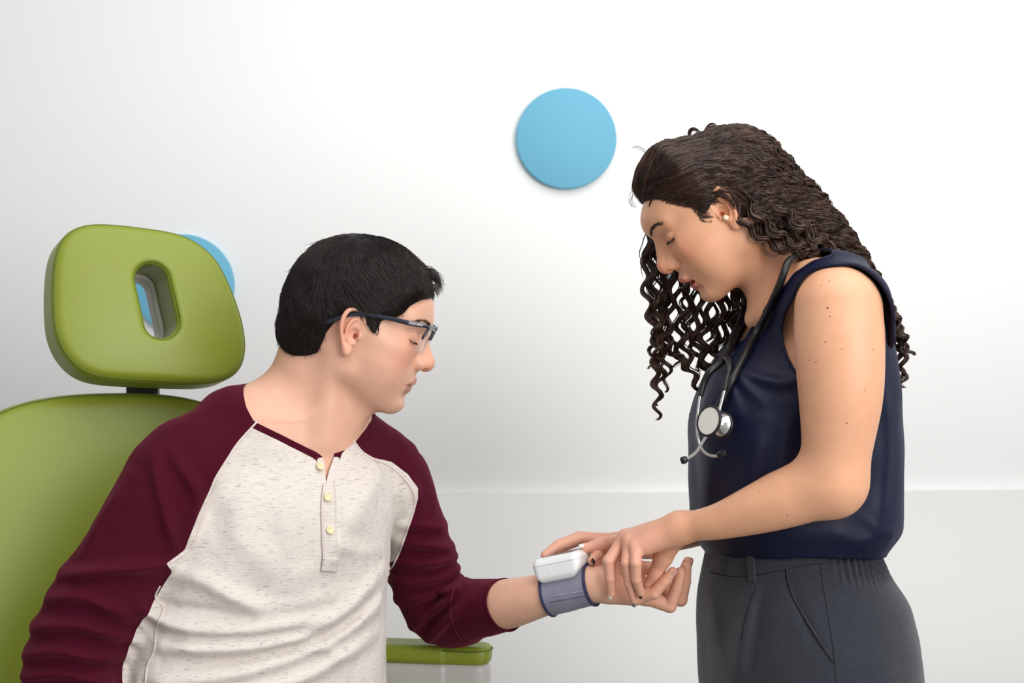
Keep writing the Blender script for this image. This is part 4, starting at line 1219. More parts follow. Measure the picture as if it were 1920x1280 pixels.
def strip_on(f, name, left, right, m, parent, lift, n=12, cross=5, thick=0.0018):
    A = resample(np.array(left, float), n); B = resample(np.array(right, float), n)
    P = on_surface(f, np.concatenate([A + (B - A) * k / (cross - 1) for k in range(cross)]), lift)
    F = np.array([[k * n + i, (k + 1) * n + i, (k + 1) * n + i + 1, k * n + i + 1] for k in range(cross - 1) for i in range(n - 1)])
    o = mesh_obj(name, P, F[:, ::-1], m, parent); md = o.modifiers.new('thickness', 'SOLIDIFY'); md.thickness = thick; md.offset = -1
    return o
strip_on(trouser_f, 'belt_loop', [(1404, 1034), (1404, 1060), (1407, 1090)], [(1417, 1034), (1417, 1060), (1419, 1091)], M_grey, trousers, 0.0035)
# front belt loop, standing off the waistband
fl = []
for py, off in ((1040, 0.0015), (1047, 0.005), (1056, 0.0055), (1068, 0.001)):
    dv = np.array([WF[0] * math.cos(0.25) - WF[1] * math.sin(0.25), WF[0] * math.sin(0.25) + WF[1] * math.cos(0.25), 0])
    rr_ = np.linspace(0.05, 0.22, 400); zz_ = zpy(py, 0.0)
    Pn = (np.array([hb[0], YM, zz_]) + rr_[:, None] * dv).astype(np.float32); i_ = np.argmax(trouser_f(Pn) > 0)
    fl.append(Pn[i_].astype(float) + dv * off)
tube_obj('belt_loop', fl, 0.0016, M_grey, trousers, n=20, sides=6, flat=2.2)
strip_on(trouser_f, 'pocket_facing', [(1474, 1068), (1478, 1098), (1492, 1132), (1522, 1182), (1560, 1240)], [(1476, 1067), (1481, 1096), (1495, 1130), (1525, 1179), (1562, 1237)], M_grey, trousers, 0.0022, n=20, cross=3)
for s in (-1, 1):
    an = np.array([hb[0], YM, 0.09]) + wl3 * s * 0.09 - wf3 * 0.03
    sf = field([('+', 0, rc(an + [0, 0, -0.03], an + wf3 * 0.15 + [0, 0, -0.062], 0.042, 0.028)), ('+', 0.02, rc(an + [0, 0, -0.052], an + wf3 * 0.15 + [0, 0, -0.064], 0.037, 0.026))])
    V, Q = mesh_sdf(sf, an + [-0.3, -0.2, -0.12], an + [0.2, 0.2, 0.06], 0.008)
    mesh_obj('shoe', V, Q, M_shoe, woman)

# ---- stud earring
M_gold = mat('gold', srgb(226, 196, 130), 0.25, metal=0.9)
M_pearl = mat('pearl', srgb(240, 226, 196), 0.2, coat=0.5)
ep = on_surface(woman_core, [(1361.5, 409)], lift=0.0012)[0]; en = np.array([-0.1, -1, 0.05]); eR = frame(en).astype(float)
ear = thing('stud_earring', tuple(ep), "small round gold and pearl stud in the woman's ear lobe", 'earring')
def lathe(name, prof, O, R, m, parent, k=24):
    a = np.arange(k) * 2 * math.pi / k
    V = np.array([O + R @ np.array([h, r * math.cos(t), r * math.sin(t)]) for r, h in prof for t in a])
    F = np.array([[i * k + j, i * k + (j + 1) % k, (i + 1) * k + (j + 1) % k, (i + 1) * k + j] for i in range(len(prof) - 1) for j in range(k)])
    return mesh_obj(name, V, F, m, parent)
lathe('setting', [(0.0, -0.002), (0.0032, -0.002), (0.0042, 0.0), (0.0043, 0.0012), (0.0036, 0.0016), (0.0, 0.0016)], ep, eR, M_gold, ear)
lathe('stone', [(0.0034, 0.0012), (0.0031, 0.0022), (0.002, 0.0029), (0.0, 0.0031)], ep, eR, M_pearl, ear)

# ------------------------------------------------------------------ hair
M_hair_m = mat('black_brown_hair', srgb(36, 26, 23), 0.34, spec=0.5)
M_hair_w = mat('dark_brown_hair', srgb(62, 40, 29), 0.36, spec=0.5, noise_col=(38, 0.5, 3))
M_scalp_m = mat('hair_base_black', srgb(20, 15, 14), 0.6, spec=0.2, bump=[(160, 0.002, (1, 1, 1))])
M_scalp_w = mat('hair_base_brown', srgb(34, 22, 17), 0.6, spec=0.2, bump=[(120, 0.003, (1, 1, 1))])

def grow(f, V0, flow, n, step, lift, wave=0.0, wl=0.03, lock=None, settle=1.0):
    """strands that run along a surface following a flow field"""
    P = V0.astype(float).copy(); C = np.zeros((len(P), n, 3)); off = np.zeros((len(P), n, 3))
    ph = RNG.uniform(0, 6.28, len(P)) if lock is None else lock
    for i in range(n):
        N = normals(f, P.astype(np.float32)); d = f(P.astype(np.float32))
        t = i / (n - 1)
        h = lift[:, 0] + (lift[:, 1] - lift[:, 0]) * t
        P = P + N * (h - d)[:, None] * settle
        D = flow(P, N, t)
        D = D - (D * N).sum(1, keepdims=True) * N; D /= np.linalg.norm(D, axis=1, keepdims=True) + 1e-9
        C[:, i] = P
        if wave:
            B = np.cross(N, D); a = ph + i * step / wl * 6.283
            amp = wave * min(1, 0.25 + 1.4 * t)
            off[:, i] = B * (np.sin(a) * amp)[:, None] + N * (np.cos(a) * amp * 0.6)[:, None]
        P = P + D * step
    return C + off

# ---- man
mhn = local(head_field(False, 0, ears=False), MO, MR, MS)
def to_mh(P): return ((P - MO) @ MR) / MS * 1000.0
def mpoly(pts, y): return np.array([to_mh(W(a, b, y))[[0, 2]] for a, b in pts])
hp_m = np.vstack([mpoly([(806, 556), (786, 562), (768, 574), (756, 588), (742, 596), (724, 599), (714, 604), (710, 616), (706, 628), (697, 622), (690, 605), (680, 592), (668, 588), (650, 592), (628, 606), (612, 624), (603, 645), (594, 662), (570, 668), (545, 668), (528, 662), (505, 646)], -0.052),
                  np.array([[-160, -30], [-160, 180], [110, 180], [100, 88]])])
def hair_m(P):
    Q = to_mh(P).astype(np.float64)
    s = -poly_sd(Q[:, 0], Q[:, 2], hp_m)
    t = np.interp(s, [0, 3, 10, 22], [1.0, 2.5, 5.5, 7.0])
    top = np.clip((Q[:, 2] - 40) / 50, 0, 1); back = np.clip((-Q[:, 0] - 30) / 40, 0, 1)
    t = t + np.clip(s / 25, 0, 1) * (5.5 * top + 3.0 * back * (1 - top))
    t = t + np.clip(s / 12, 0, 1) * 1.5 * vnoise(P.astype(np.float32), 70, 21)
    return (smin(mhn(P.astype(np.float32)), neck_m(P.astype(np.float32)), 0.016) - t * 0.001 * MS).astype(np.float32)
V, Q = mesh_sdf(hair_m, MO - [0.15, 0.12, 0.12], MO + [0.15, 0.12, 0.17], 0.0026)
L = to_mh(V)
V, T = clip(V, tris(Q), poly_sd(L[:, 0], L[:, 2], hp_m) + 0.6)
hull_m = V
def flow_m(P, N, t):
    L = to_mh(P); fr = np.clip((L[:, 0] + 55) / 90, 0, 1); top = np.clip((L[:, 2] - 45) / 45, 0, 1)
    sgn = np.sign(L[:, 1] + 1e-6)
    dx = -0.15 + 1.15 * fr; dz = -1.0 + 0.35 * fr * (1 - top) ; dy = sgn * 0.55 * top
    nz = vnoise(P.astype(np.float32), 30, 5) * 0.45; n2 = vnoise(P.astype(np.float32), 75, 6) * 0.5
    D = np.stack([dx + nz * 0.5 + n2 * 0.5, dy + nz * 0.6, dz + nz * 0.3 - n2 * 0.6], 1)
    return D @ MR.T.astype(float)
idx = RNG.choice(len(hull_m), 12500, replace=True)
R0 = hull_m[idx] + RNG.normal(0, 0.0012, (12500, 3))
lift = np.stack([RNG.uniform(-0.002, 0.0006, 12500), RNG.uniform(0.0, 0.0028, 12500) ** 1.0], 1)
C = grow(hair_m, R0, flow_m, 8, 0.0036, lift, wave=0.0006, wl=0.03)
ends = to_mh(C[:, -1]); ok = (poly_sd(ends[:, 0], ends[:, 2], hp_m) < 4)
C = C[ok]
rad = np.linspace(1, 0.25, 8)[None] * RNG.uniform(0.00022, 0.00045, len(C))[:, None]
V1, F1 = tubes(C, rad, 3, caps=False)
# fringe, crown tuft and loose ends
fr = []
def spray(a0, a1, b0, b1, y0, y1, n, r, jit=3.0, bow=6):
    out = []
    for i in range(n):
        u = random.random(); y = y0 + (y1 - y0) * random.random()
        s = np.array(a0) + (np.array(a1) - np.array(a0)) * u + np.random.default_rng(i).normal(0, jit, 2)
        e = np.array(b0) + (np.array(b1) - np.array(b0)) * u + np.random.default_rng(i + 99).normal(0, jit, 2)
        m = (s + e) / 2 + np.array([bow * (0.5 + random.random()), -bow * (0.5 + random.random())])
        out.append(resample(np.array([W(*s, y), W(*m, y), W(*e, y + random.uniform(-0.004, 0.004))]), 8))
    return np.array(out)
fr.append(spray((770, 505), (800, 520), (822, 524), (826, 548), 0.0, 0.05, 150, 0.0006, 4, 9))
fr.append(spray((775, 535), (795, 540), (800, 556), (824, 552), -0.02, 0.04, 110, 0.0006, 3, 8))
fr.append(spray((755, 545), (772, 552), (785, 560), (810, 560), -0.035, 0.0, 60, 0.0006, 3, 4))
fr.append(spray((640, 445), (600, 470), (606, 448), (560, 485), -0.01, 0.05, 40, 0.0004, 4, -7))
fr.append(spray((560, 500), (545, 540), (545, 505), (528, 560), -0.01, 0.05, 40, 0.0004, 3, -5))
fr.append(spray((526, 590), (540, 655), (520, 610), (534, 672), -0.01, 0.05, 60, 0.0004, 3, -2))
fr.append(spray((700, 598), (712, 600), (696, 622), (709, 630), -0.058, -0.052, 70, 0.0005, 2, 1))
Cf = np.concatenate(fr)
V2, F2 = tubes(Cf, np.linspace(1, 0.2, 8)[None] * np.full((len(Cf), 1), 0.00055), 3, caps=False)
hm = mesh_obj('hair', hull_m, T, M_scalp_m, man)
mesh_obj('hair_strands', np.concatenate([V1, V2]), np.concatenate([F1[0], F2[0] + len(V1)]), M_hair_m, hm)['kind'] = 'stuff'

def arc_strands(hw, arcs, n, length, dirf, r, seed=1):
    """short hairs planted along an arc given in head mm (both sides of the face)"""
    rg = np.random.default_rng(seed); out = []
    for side in (1, -1):
        A = resample(np.array(arcs, float), 60)
        for i in range(n):
            k = rg.integers(0, 60); p = A[k] + rg.normal(0, 1, 3) * np.array(dirf[1])
            d = np.array(dirf[0](k / 59.0)) + rg.normal(0, 0.15, 3); d /= np.linalg.norm(d)
            l = length * rg.uniform(0.7, 1.1)
            pts = [p, p + d * l * 0.5 + np.array(dirf[2]) * 0.3, p + d * l + np.array(dirf[2])]
            pts = [hw(q[0], side * q[1], q[2]) for q in pts]
            out.append(resample(np.array(pts), 5))
    C = np.array(out)
    return tubes(C, np.linspace(1, 0.25, 5)[None] * np.full((len(C), 1), r), 3, caps=False)
def onhead(f, hw, y, z, fem):
    """skin x (mm) at |y|,z"""
    xs = np.linspace(50, 112, 250)
    P = np.array([hw(x, y, z) for x in xs]).astype(np.float32); d = f(P)
    i = np.where(d < 0)[0]
    return xs[i[-1]] if len(i) else 80.0
def brow_arc(f, hw, pts): return [(onhead(f, hw, y, z, 0) + 0.4, y, z) for y, z in pts]
ba = brow_arc(man_head, mh, [(11, 29), (20, 32), (30, 34.5), (39, 33.5), (46, 30)])
Vb_, Fb_ = arc_strands(mh, ba, 190, 7.0, (lambda t: (0.25 - 0.9 * t, 0.8, 0.55 - 0.8 * t), (0.3, 1.2, 1.0), (-0.8, 0, -0.8)), 0.00024)
mesh_obj('eyebrows', Vb_, Fb_, M_hair_m, man)['kind'] = 'stuff'
la = [(onhead(man_head, mh, y, z, 0) + 0.2, y, z) for y, z in [(24, 5.8), (29, 4.9), (34, 4.6), (39, 5.0), (44, 6.6)]]
Vb_, Fb_ = arc_strands(mh, la, 70, 5.0, (lambda t: (0.85, -0.1 + 0.7 * t, -0.55), (0.2, 0.5, 0.25), (0.4, 0, 0.6)), 0.00018, 3)
mesh_obj('eyelashes', Vb_, Fb_, M_hair_m, man)['kind'] = 'stuff'

# ---- woman
whn = local(head_field(True, 6.0, ears=False), WO, WR, WS)
def to_wh(P): return ((P - WO) @ WR) / WS * 1000.0
hair_px = [(1196, 386), (1203, 374), (1230, 371), (1251, 377), (1278, 383), (1298, 387), (1307, 398), (1317, 405), (1326, 396), (1340, 372), (1348, 352), (1362, 352), (1372, 372), (1384, 392), (1388, 415), (1402, 434), (1429, 460),
           (1462, 475), (1500, 481), (1560, 500), (1600, 520), (1660, 640)]
hp_w = np.vstack([xz(hair_px, -0.055), xz([(1760, 640), (1760, 150), (1120, 150), (1120, 386)], 0.0)])
mass = limb([W(1385, 355, 0.01), W(1450, 400, 0.015), W(1520, 452, 0.02), W(1580, 505, 0.03), W(1632, 575, 0.05)], [0.070, 0.062, 0.050, 0.036, 0.024], 12)
def hair_w(P):
    P = P.astype(np.float32)
    s = -poly_sd(P[:, 0].astype(float), P[:, 2].astype(float), hp_w) * 1000
    t = np.interp(s, [-4, 0, 4, 14, 35], [-1.0, 0.8, 3.0, 7.0, 9.0])
    Lw = to_wh(P); t = t + 27.0 * np.interp(Lw[:, 0], [-25, 30, 65, 95], [0, 1, 0.7, 0.3]) * np.clip((Lw[:, 2] - 48) / 34, 0, 1) * np.clip(s / 26, 0, 1)
    t = t + np.clip(s / 14, 0, 1) * (1.6 * vnoise(P, 60, 31) + 0.8 * vnoise(P, 130, 32))
    d = whn(P) - (t * 0.001).astype(np.float32)
    return smin(d, mass(P) - 0.0025 * vnoise(P, 45, 33), 0.03).astype(np.float32)
V, Q = mesh_sdf(hair_w, (W(1150, 0, 0)[0], -0.12, zpy(620)), (W(1700, 0, 0)[0], 0.14, zpy(200)), 0.003)
V, T = clip(V, tris(Q), poly_sd(V[:, 0].astype(float), V[:, 2].astype(float), hp_w) + 0.0008)
hull_w = V
def flow_w(P, N, t):
    px = 960 + P[:, 0] * FPX / (P[:, 1] - CAM_Y)
    sl = np.interp(px, [1185, 1225, 1275, 1330, 1400, 1480, 1600, 1680], [1.6, 0.9, 0.45, 0.0, -0.40, -0.70, -0.85, -1.7])
    nz = vnoise(P.astype(np.float32), 22, 8) * 0.3
    return np.stack([np.ones(len(P)), nz * 0.6, sl + nz], 1)
NW = 430
wgt = np.where(hull_w[:, 0] < W(1500, 0, 0)[0], 1.0, 0.6); wgt /= wgt.sum()
R0 = hull_w[RNG.choice(len(hull_w), NW, p=wgt)].astype(float)
NS = 30
lift = np.stack([RNG.uniform(-0.002, 0.001, NW), RNG.uniform(-0.001, 0.004, NW)], 1)
C0 = grow(hair_w, R0, flow_w, NS, 0.0042, lift)
C0 = C0[poly_sd(C0[:, NS // 2, 0], C0[:, NS // 2, 2], hp_w) < 0.002]
# each guide carries a clump of strands that wave together
T0 = np.gradient(C0, axis=1); T0 /= np.linalg.norm(T0, axis=2, keepdims=True)
N0 = normals(hair_w, C0.reshape(-1, 3).astype(np.float32)).reshape(C0.shape); B0 = np.cross(N0, T0)
KS = 10; S0 = len(C0)
px0 = 960 + C0[:, :, 0] * FPX / (C0[:, :, 1] - CAM_Y)
amp = np.interp(px0, [1190, 1290, 1400, 1500], [0.0004, 0.0012, 0.0034, 0.0048]) * np.interp(np.arange(NS), [0, 6], [0.4, 1])[None]
wl = RNG.uniform(0.024, 0.034, S0)[:, None]
ph = RNG.uniform(0, 6.28, S0)[:, None] + np.arange(NS)[None] * 0.0042 / wl * 6.283
cl = []
for k in range(KS):
    q = 0.0036 * np.sqrt(RNG.uniform(0, 1, S0))[:, None]; a0 = RNG.uniform(0, 6.28, S0)[:, None]
    p2 = ph + RNG.normal(0, 0.25, S0)[:, None]
    cl.append(C0 + B0 * (amp * np.sin(p2) + q * np.cos(a0))[:, :, None] + N0 * (0.75 * amp * np.cos(p2) + 0.5 * q * np.sin(a0))[:, :, None])
C = np.concatenate(cl)
rad = (np.sin(np.linspace(0.35, 2.9, NS)) ** 0.5)[None] * RNG.uniform(0.00045, 0.0009, len(C))[:, None]
W1, G1 = tubes(C, rad, 3, caps=False)
# finer, straighter hair over the front and parting
fr_i = np.where((hull_w[:, 0] < W(1400, 0, 0)[0]))[0]
R1 = hull_w[RNG.choice(fr_i, 3200)].astype(float)
lf1 = np.stack([RNG.uniform(-0.002, 0.0006, 3200), RNG.uniform(-0.0005, 0.0026, 3200)], 1)
lk = 6.283 * 2.0 * vnoise(R1.astype(np.float32), 40, 17)
C1 = grow(hair_w, R1, flow_w, 14, 0.0042, lf1, wave=0.0007, wl=0.03, lock=lk)
C1 = C1[poly_sd(C1[:, 7, 0], C1[:, 7, 2], hp_w) < 0.001]
Wf, Gf = tubes(C1, np.sin(np.linspace(0.3, 2.95, 14))[None] ** 0.5 * RNG.uniform(0.0003, 0.0006, len(C1))[:, None], 3, caps=False)
G1 = [np.concatenate([G1[0], Gf[0] + len(W1)])]; W1 = np.concatenate([W1, Wf])

def lock_strands(guide, n, bundle, amp, wl0, wl1, r, seed, M=None):
    """a curly lock: strands winding together round a guide line"""
    rg = np.random.default_rng(seed)
    G = np.array([W(*g) for g in guide]); ln = np.linalg.norm(np.diff(G, axis=0), axis=1).sum()
    M = M or int(max(30, ln / 0.0032)); G = resample(G, M)
    T = np.gradient(G, axis=0); T /= np.linalg.norm(T, axis=1, keepdims=True)
    n1 = np.cross(T, [0.1, 1, 0.05]); n1 /= np.linalg.norm(n1, axis=1, keepdims=True); n2 = np.cross(T, n1)
    s = np.linspace(0, 1, M); wl = wl0 + (wl1 - wl0) * s
    ph0 = np.cumsum(np.full(M, ln / M) / wl) * 6.283 + rg.uniform(0, 6.28)
    hand = rg.choice([-1, 1]); out = []
    A = amp * np.interp(s, [0, 0.2, 0.8, 1], [0.25, 0.8, 1.0, 0.9])
    for i in range(n):
        ph = ph0 + rg.normal(0, 0.22); q = bundle * np.sqrt(rg.uniform(0, 1)); a = rg.uniform(0, 6.28)
        tw = a + s * 3
        taper = np.interp(s, [0, 0.7, 1], [1, 0.9, 0.45])
        o = n1 * (A * np.cos(ph))[:, None] + n2 * (hand * A * np.sin(ph))[:, None] + n1 * (q * taper * np.cos(tw))[:, None] + n2 * (q * taper * np.sin(tw))[:, None]
        out.append(G + o)
    C = np.array(out)
    R = r * np.interp(s, [0, 0.1, 0.85, 1], [0.8, 1, 0.9, 0.3])[None] * rg.uniform(0.7, 1.2, (n, 1))
    return tubes(C, R, 4, caps=False)
locks = []
far = [([(1245, 395, .060), (1222, 450, .075), (1210, 520, .08), (1222, 600, .08), (1240, 680, .08), (1234, 740, .08), (1232, 788, .08)], 20, .0050, .0060),
       ([(1240, 400, .060), (1216, 440, .07), (1222, 520, .075), (1232, 600, .075), (1236, 690, .075)], 18, .0055, .0060),
       ([(1255, 420, .065), (1248, 520, .085), (1240, 600, .085), (1262, 660, .085), (1290, 690, .085), (1312, 735, .08)], 20, .0050, .0055),
       ([(1265, 440, .060), (1262, 540, .08), (1255, 610, .08), (1236, 650, .08), (1228, 700, .08), (1236, 760, .08)], 16, .0045, .0055),
       ([(1285, 470, .06), (1290, 560, .075), (1284, 630, .08), (1300, 700, .08), (1318, 740, .075)], 18, .0050, .0060),
       ([(1300, 480, .06), (1312, 560, .075), (1302, 630, .08), (1322, 690, .08), (1335, 730, .075), (1310, 765, .075), (1298, 782, .075)], 16, .0045, .0058),
       ([(1320, 500, .06), (1330, 575, .07), (1318, 640, .075), (1330, 700, .07)], 18, .0050, .0055),
       ([(1345, 520, .05), (1352, 580, .065), (1338, 640, .07), (1345, 690, .065)], 18, .0050, .0050),
       ([(1375, 500, .05), (1385, 560, .06), (1378, 610, .06), (1362, 660, .06)], 22, .0065, .0045),
       ([(1395, 500, .05), (1400, 560, .055), (1392, 600, .055), (1380, 640, .055)], 18, .0060, .0040),
       ([(1280, 470, .075), (1270, 560, .09), (1275, 640, .09), (1268, 690, .09)], 14, .0045, .0055),
       ([(1360, 520, .07), (1365, 590, .08), (1350, 650, .085), (1330, 700, .085), (1325, 740, .08)], 14, .0045, .0055)]
rgl = np.random.default_rng(5)
far += [([(x + dx + rgl.normal(0, 3), z + rgl.normal(0, 4), y + dy) for x, z, y in g[:-1]], n - 6, b * 0.9, a * rgl.uniform(0.7, 1.15)) for (g, n, b, a), dx, dy in zip(far[:11], (10, 16, 9, -10, 12, 8, 10, 9, -9, -8, 14), (.018, .02, .015, .02, .018, .015, .02, .015, .012, .012, .01))]
for i, (g, n, b, a) in enumerate(far): locks.append(lock_strands(g, n, b, a, 0.046, 0.026, 0.0010, 40 + i))
bk = [([(1540, 400, .02), (1600, 455, .02), (1640, 530, .02), (1668, 600, .03), (1690, 650, .04), (1698, 668, .04)], 20, .0055, .0055),
      ([(1520, 420, .0), (1585, 475, .0), (1628, 535, .01), (1655, 590, .03), (1680, 640, .05)], 20, .0060, .0055),
      ([(1500, 420, -.02), (1560, 470, -.025), (1612, 505, .0), (1645, 560, .03), (1672, 620, .05), (1682, 690, .06), (1678, 724, .06)], 20, .0055, .0055),
      ([(1480, 400, -.03), (1540, 455, -.035), (1590, 490, -.02), (1630, 520, .02)], 20, .0065, .0050),
      ([(1455, 400, -.045), (1510, 455, -.05), (1560, 485, -.05), (1600, 498, -.03), (1625, 512, .0)], 22, .0060, .0048),
      ([(1430, 410, -.055), (1470, 455, -.060), (1520, 478, -.060), (1570, 488, -.05)], 22, .0060, .0045),
      ([(1410, 410, -.06), (1440, 450, -.066), (1480, 470, -.066), (1520, 480, -.06)], 20, .0055, .0042),
      ([(1560, 420, .03), (1610, 462, .03), (1625, 482, .03)], 12, .0035, .0050),
      ([(1560, 440, .05), (1625, 520, .06), (1662, 620, .07), (1676, 700, .07), (1680, 728, .07)], 20, .0055, .0055),
      ([(1540, 380, .03), (1590, 440, .035), (1630, 510, .04), (1660, 590, .05), (1686, 660, .05)], 18, .0055, .0055),
      ([(1400, 330, -.06), (1450, 385, -.062), (1500, 430, -.055), (1550, 465, -.045), (1590, 490, -.03)], 24, .0070, .0050),
      ([(1420, 310, -.045), (1480, 370, -.045), (1540, 425, -.035), (1590, 470, -.02)], 24, .0070, .0050),
      ([(1440, 300, -.02), (1500, 355, -.02), (1555, 415, -.015), (1605, 470, .0)], 24, .0070, .0050),
      ([(1385, 350, -.068), (1420, 405, -.072), (1465, 445, -.07), (1510, 470, -.065), (1550, 482, -.055)], 24, .0065, .0048),
      ([(1376, 380, -.07), (1395, 420, -.074), (1430, 450, -.072), (1465, 468, -.07)], 16, .0050, .0042),
      ([(1450, 290, .02), (1515, 350, .02), (1570, 415, .02), (1612, 470, .02)], 22, .0065, .0050)]
for i, (g, n, b, a) in enumerate(bk):
    g = [(x + (12 if z > 540 else 0), z, y) for x, z, y in g]
    if i in (0, 8, 9, 11, 12, 15): g = [(x - (16 if z < 470 else 0), z + (14 if z < 470 else 0), y) for x, z, y in g]
    locks.append(lock_strands(g, n, b, a, 0.036, 0.026, 0.0010, 90 + i))
# small raised curls on the crown and fringe, wisps
tf = [([(1275, 290, .0), (1256, 272, .0), (1246, 263, .0), (1254, 259, .0)], 10, .0030, .0012),
      ([(1320, 260, .0), (1325, 240, .0), (1338, 237, .0), (1345, 250, .0)], 10, .0035, .0015), ([(1290, 270, .0), (1296, 248, .0), (1308, 244, .0), (1318, 258, .0)], 10, .0030, .0018)]
for i, (g, n, b, a) in enumerate(tf): locks.append(lock_strands(g, n, b, a, 0.02, 0.014, 0.0007, 140 + i, 26))
wp = [([(1215, 290, .0), (1200, 276, .0), (1185, 276, .0)], 3), ([(1190, 345, .01), (1183, 375, .01), (1192, 390, .01)], 4), ([(1310, 395, -.064), (1318, 410, -.066), (1335, 416, -.068)], 12), ([(1300, 390, -.062), (1312, 408, -.064), (1326, 417, -.066)], 12),
      ([(1345, 360, -.078), (1362, 368, -.084), (1380, 392, -.082)], 16), ([(1350, 352, -.078), (1370, 362, -.084), (1386, 385, -.080)], 16), ([(1430, 455, -.07), (1432, 470, -.072), (1450, 478, -.072), (1466, 476, -.07)], 5),
      ([(1214, 430, .08), (1198, 470, .08), (1205, 520, .08)], 3)]
for i, (g, n) in enumerate(wp): locks.append(lock_strands(g, n, .0035, .0008, 0.03, 0.02, 0.00035, 160 + i, 20))
# soft hairline: short fine hairs rooted on the skin just outside it
hl_px = resample(np.array([(1198, 384), (1205, 375), (1230, 372), (1251, 378), (1278, 384), (1298, 388), (1308, 400), (1318, 407)], float), 300)
hl_px = hl_px + RNG.normal(0, 1, (300, 2)) * [2.0, 1.5] + [0, 1.5]
R2 = on_surface(woman_core, hl_px)
C2 = grow(woman_core, R2, flow_w, 6, 0.0030, np.stack([np.full(300, 0.0001), RNG.uniform(0.001, 0.004, 300)], 1))
locks.append(tubes(C2, np.linspace(1, 0.3, 6)[None] * np.full((300, 1), 0.00026), 4, caps=False))
Vs, Fs, n = [W1], [G1[0]], len(W1)
for v, f_ in locks: Vs.append(v); Fs.append(f_[0] + n); n += len(v)
hw_o = mesh_obj('hair', hull_w, T, M_scalp_w, woman)
mesh_obj('hair_strands', np.concatenate(Vs), np.concatenate(Fs), M_hair_w, hw_o)['kind'] = 'stuff'
ba = brow_arc(woman_head, wh, [(9, 25), (17, 29), (27, 33), (36, 34), (44, 31)])
Vb_, Fb_ = arc_strands(wh, ba, 240, 6.5, (lambda t: (0.2 - 0.9 * t, 0.8, 0.45 - 0.7 * t), (0.3, 1.1, 1.05), (-0.5, 0, -0.4)), 0.00026)
mesh_obj('eyebrows', Vb_, Fb_, M_hair_m, woman)['kind'] = 'stuff'
la = [(onhead(woman_head, wh, y, z, 0) + 0.2, y, z) for y, z in [(23, 5.8), (28, 4.9), (33, 4.6), (38, 5.0), (43, 6.6)]]
Vb_, Fb_ = arc_strands(wh, la, 110, 5.0, (lambda t: (0.85, -0.1 + 0.7 * t, -0.6), (0.3, 0.5, 0.35), (0.4, 0, 0.6)), 0.00022, 3)
mesh_obj('eyelashes', Vb_, Fb_, M_hair_m, woman)['kind'] = 'stuff'
M_teeth = mat('teeth', srgb(232, 222, 208), 0.3)
def teeth_f(P):
    Q = to_wh(P).astype(np.float32); d = np.sqrt((Q[:, 0] / 1.028 - 62) ** 2 + (Q[:, 1] / 0.95) ** 2) - 22
    return (np.maximum(np.abs(d) - 1.8, np.abs(Q[:, 2] + 51.5) - 4.5) * 0.001).astype(np.float32)
V, Q = mesh_sdf(teeth_f, WO + [-0.12, -0.05, -0.13], WO + [0.0, 0.05, 0.0], 0.0018)
L = to_wh(V); V, T = clip(V, tris(Q), 66 - L[:, 0])
mesh_obj('teeth', V, T, M_teeth, woman)

# ------------------------------------------------------------------ glasses
M_frame = mat('navy_acetate', srgb(20, 26, 46), 0.25, spec=0.5, coat=0.3)
M_clear = mat('clear_acetate', srgb(205, 208, 214), 0.15); 
for m_, al in ((M_clear, 0.55),):
    m_.node_tree.nodes['Principled BSDF'].inputs['Alpha'].default_value = al
M_lens = mat('lens', (1, 1, 1, 1), 0.02); bsl = M_lens.node_tree.nodes['Principled BSDF']
bsl.inputs['Transmission Weight'].default_value = 1.0; bsl.inputs['IOR'].default_value = 1.12; bsl.inputs['Alpha'].default_value = 0.35
M_white = mat('white_print', srgb(235, 235, 235), 0.5)
gl = thing('eyeglasses', tuple(mh(95, 0, 10)), 'navy-framed eyeglasses with clear lower rims worn by the seated man', 'glasses')
def bar(name, C, h, w, side, up, m, parent):
    """flat bar of rectangular section along a path"""
    C = np.asarray(C); n = len(C); hh = np.interp(np.linspace(0, 1, n), np.linspace(0, 1, len(h)), h)
    V = []
    for c, a in zip(C, hh):
        for s, t in ((-1, -1), (1, -1), (1, 1), (-1, 1)): V.append(c + side * (s * w) + up * (t * a))
    F = [[i * 4 + k, i * 4 + (k + 1) % 4, (i + 1) * 4 + (k + 1) % 4, (i + 1) * 4 + k] for i in range(n - 1) for k in range(4)] + [[3, 2, 1, 0], [(n - 1) * 4 + k for k in range(4)]]
    o = mesh_obj(name, np.array(V), np.array(F), m, parent, smooth=False)
    md = o.modifiers.new('bevel', 'BEVEL'); md.width = 0.0005; md.segments = 2
    return o
sidev = MR[:, 1].astype(float); upv = MR[:, 2].astype(float); fwv = MR[:, 0].astype(float)
near = [W(799, 611, -0.052), W(770, 606, -0.0585), W(735, 598, -0.062), (W(700, 591.5, -0.0645)), W(682, 589, -0.065), W(655, 590, -0.064), W(632, 597, -0.062), W(610, 604, -0.058)]
temple = bar('temple', resample(np.array(near), 36), [0.0030, 0.0032, 0.0030, 0.0024, 0.0022, 0.0026, 0.0032, 0.0036], 0.0011, sidev, upv, M_frame, gl)
mirr = [p + sidev * 2 * (((MO - p) @ sidev)) for p in near]
bar('temple', resample(np.array(mirr), 36), [0.0030, 0.0032, 0.0030, 0.0024, 0.0022, 0.0026, 0.0032, 0.0036], 0.0011, sidev, upv, M_frame, gl)
hl = to_mh(near[0][None])[0]
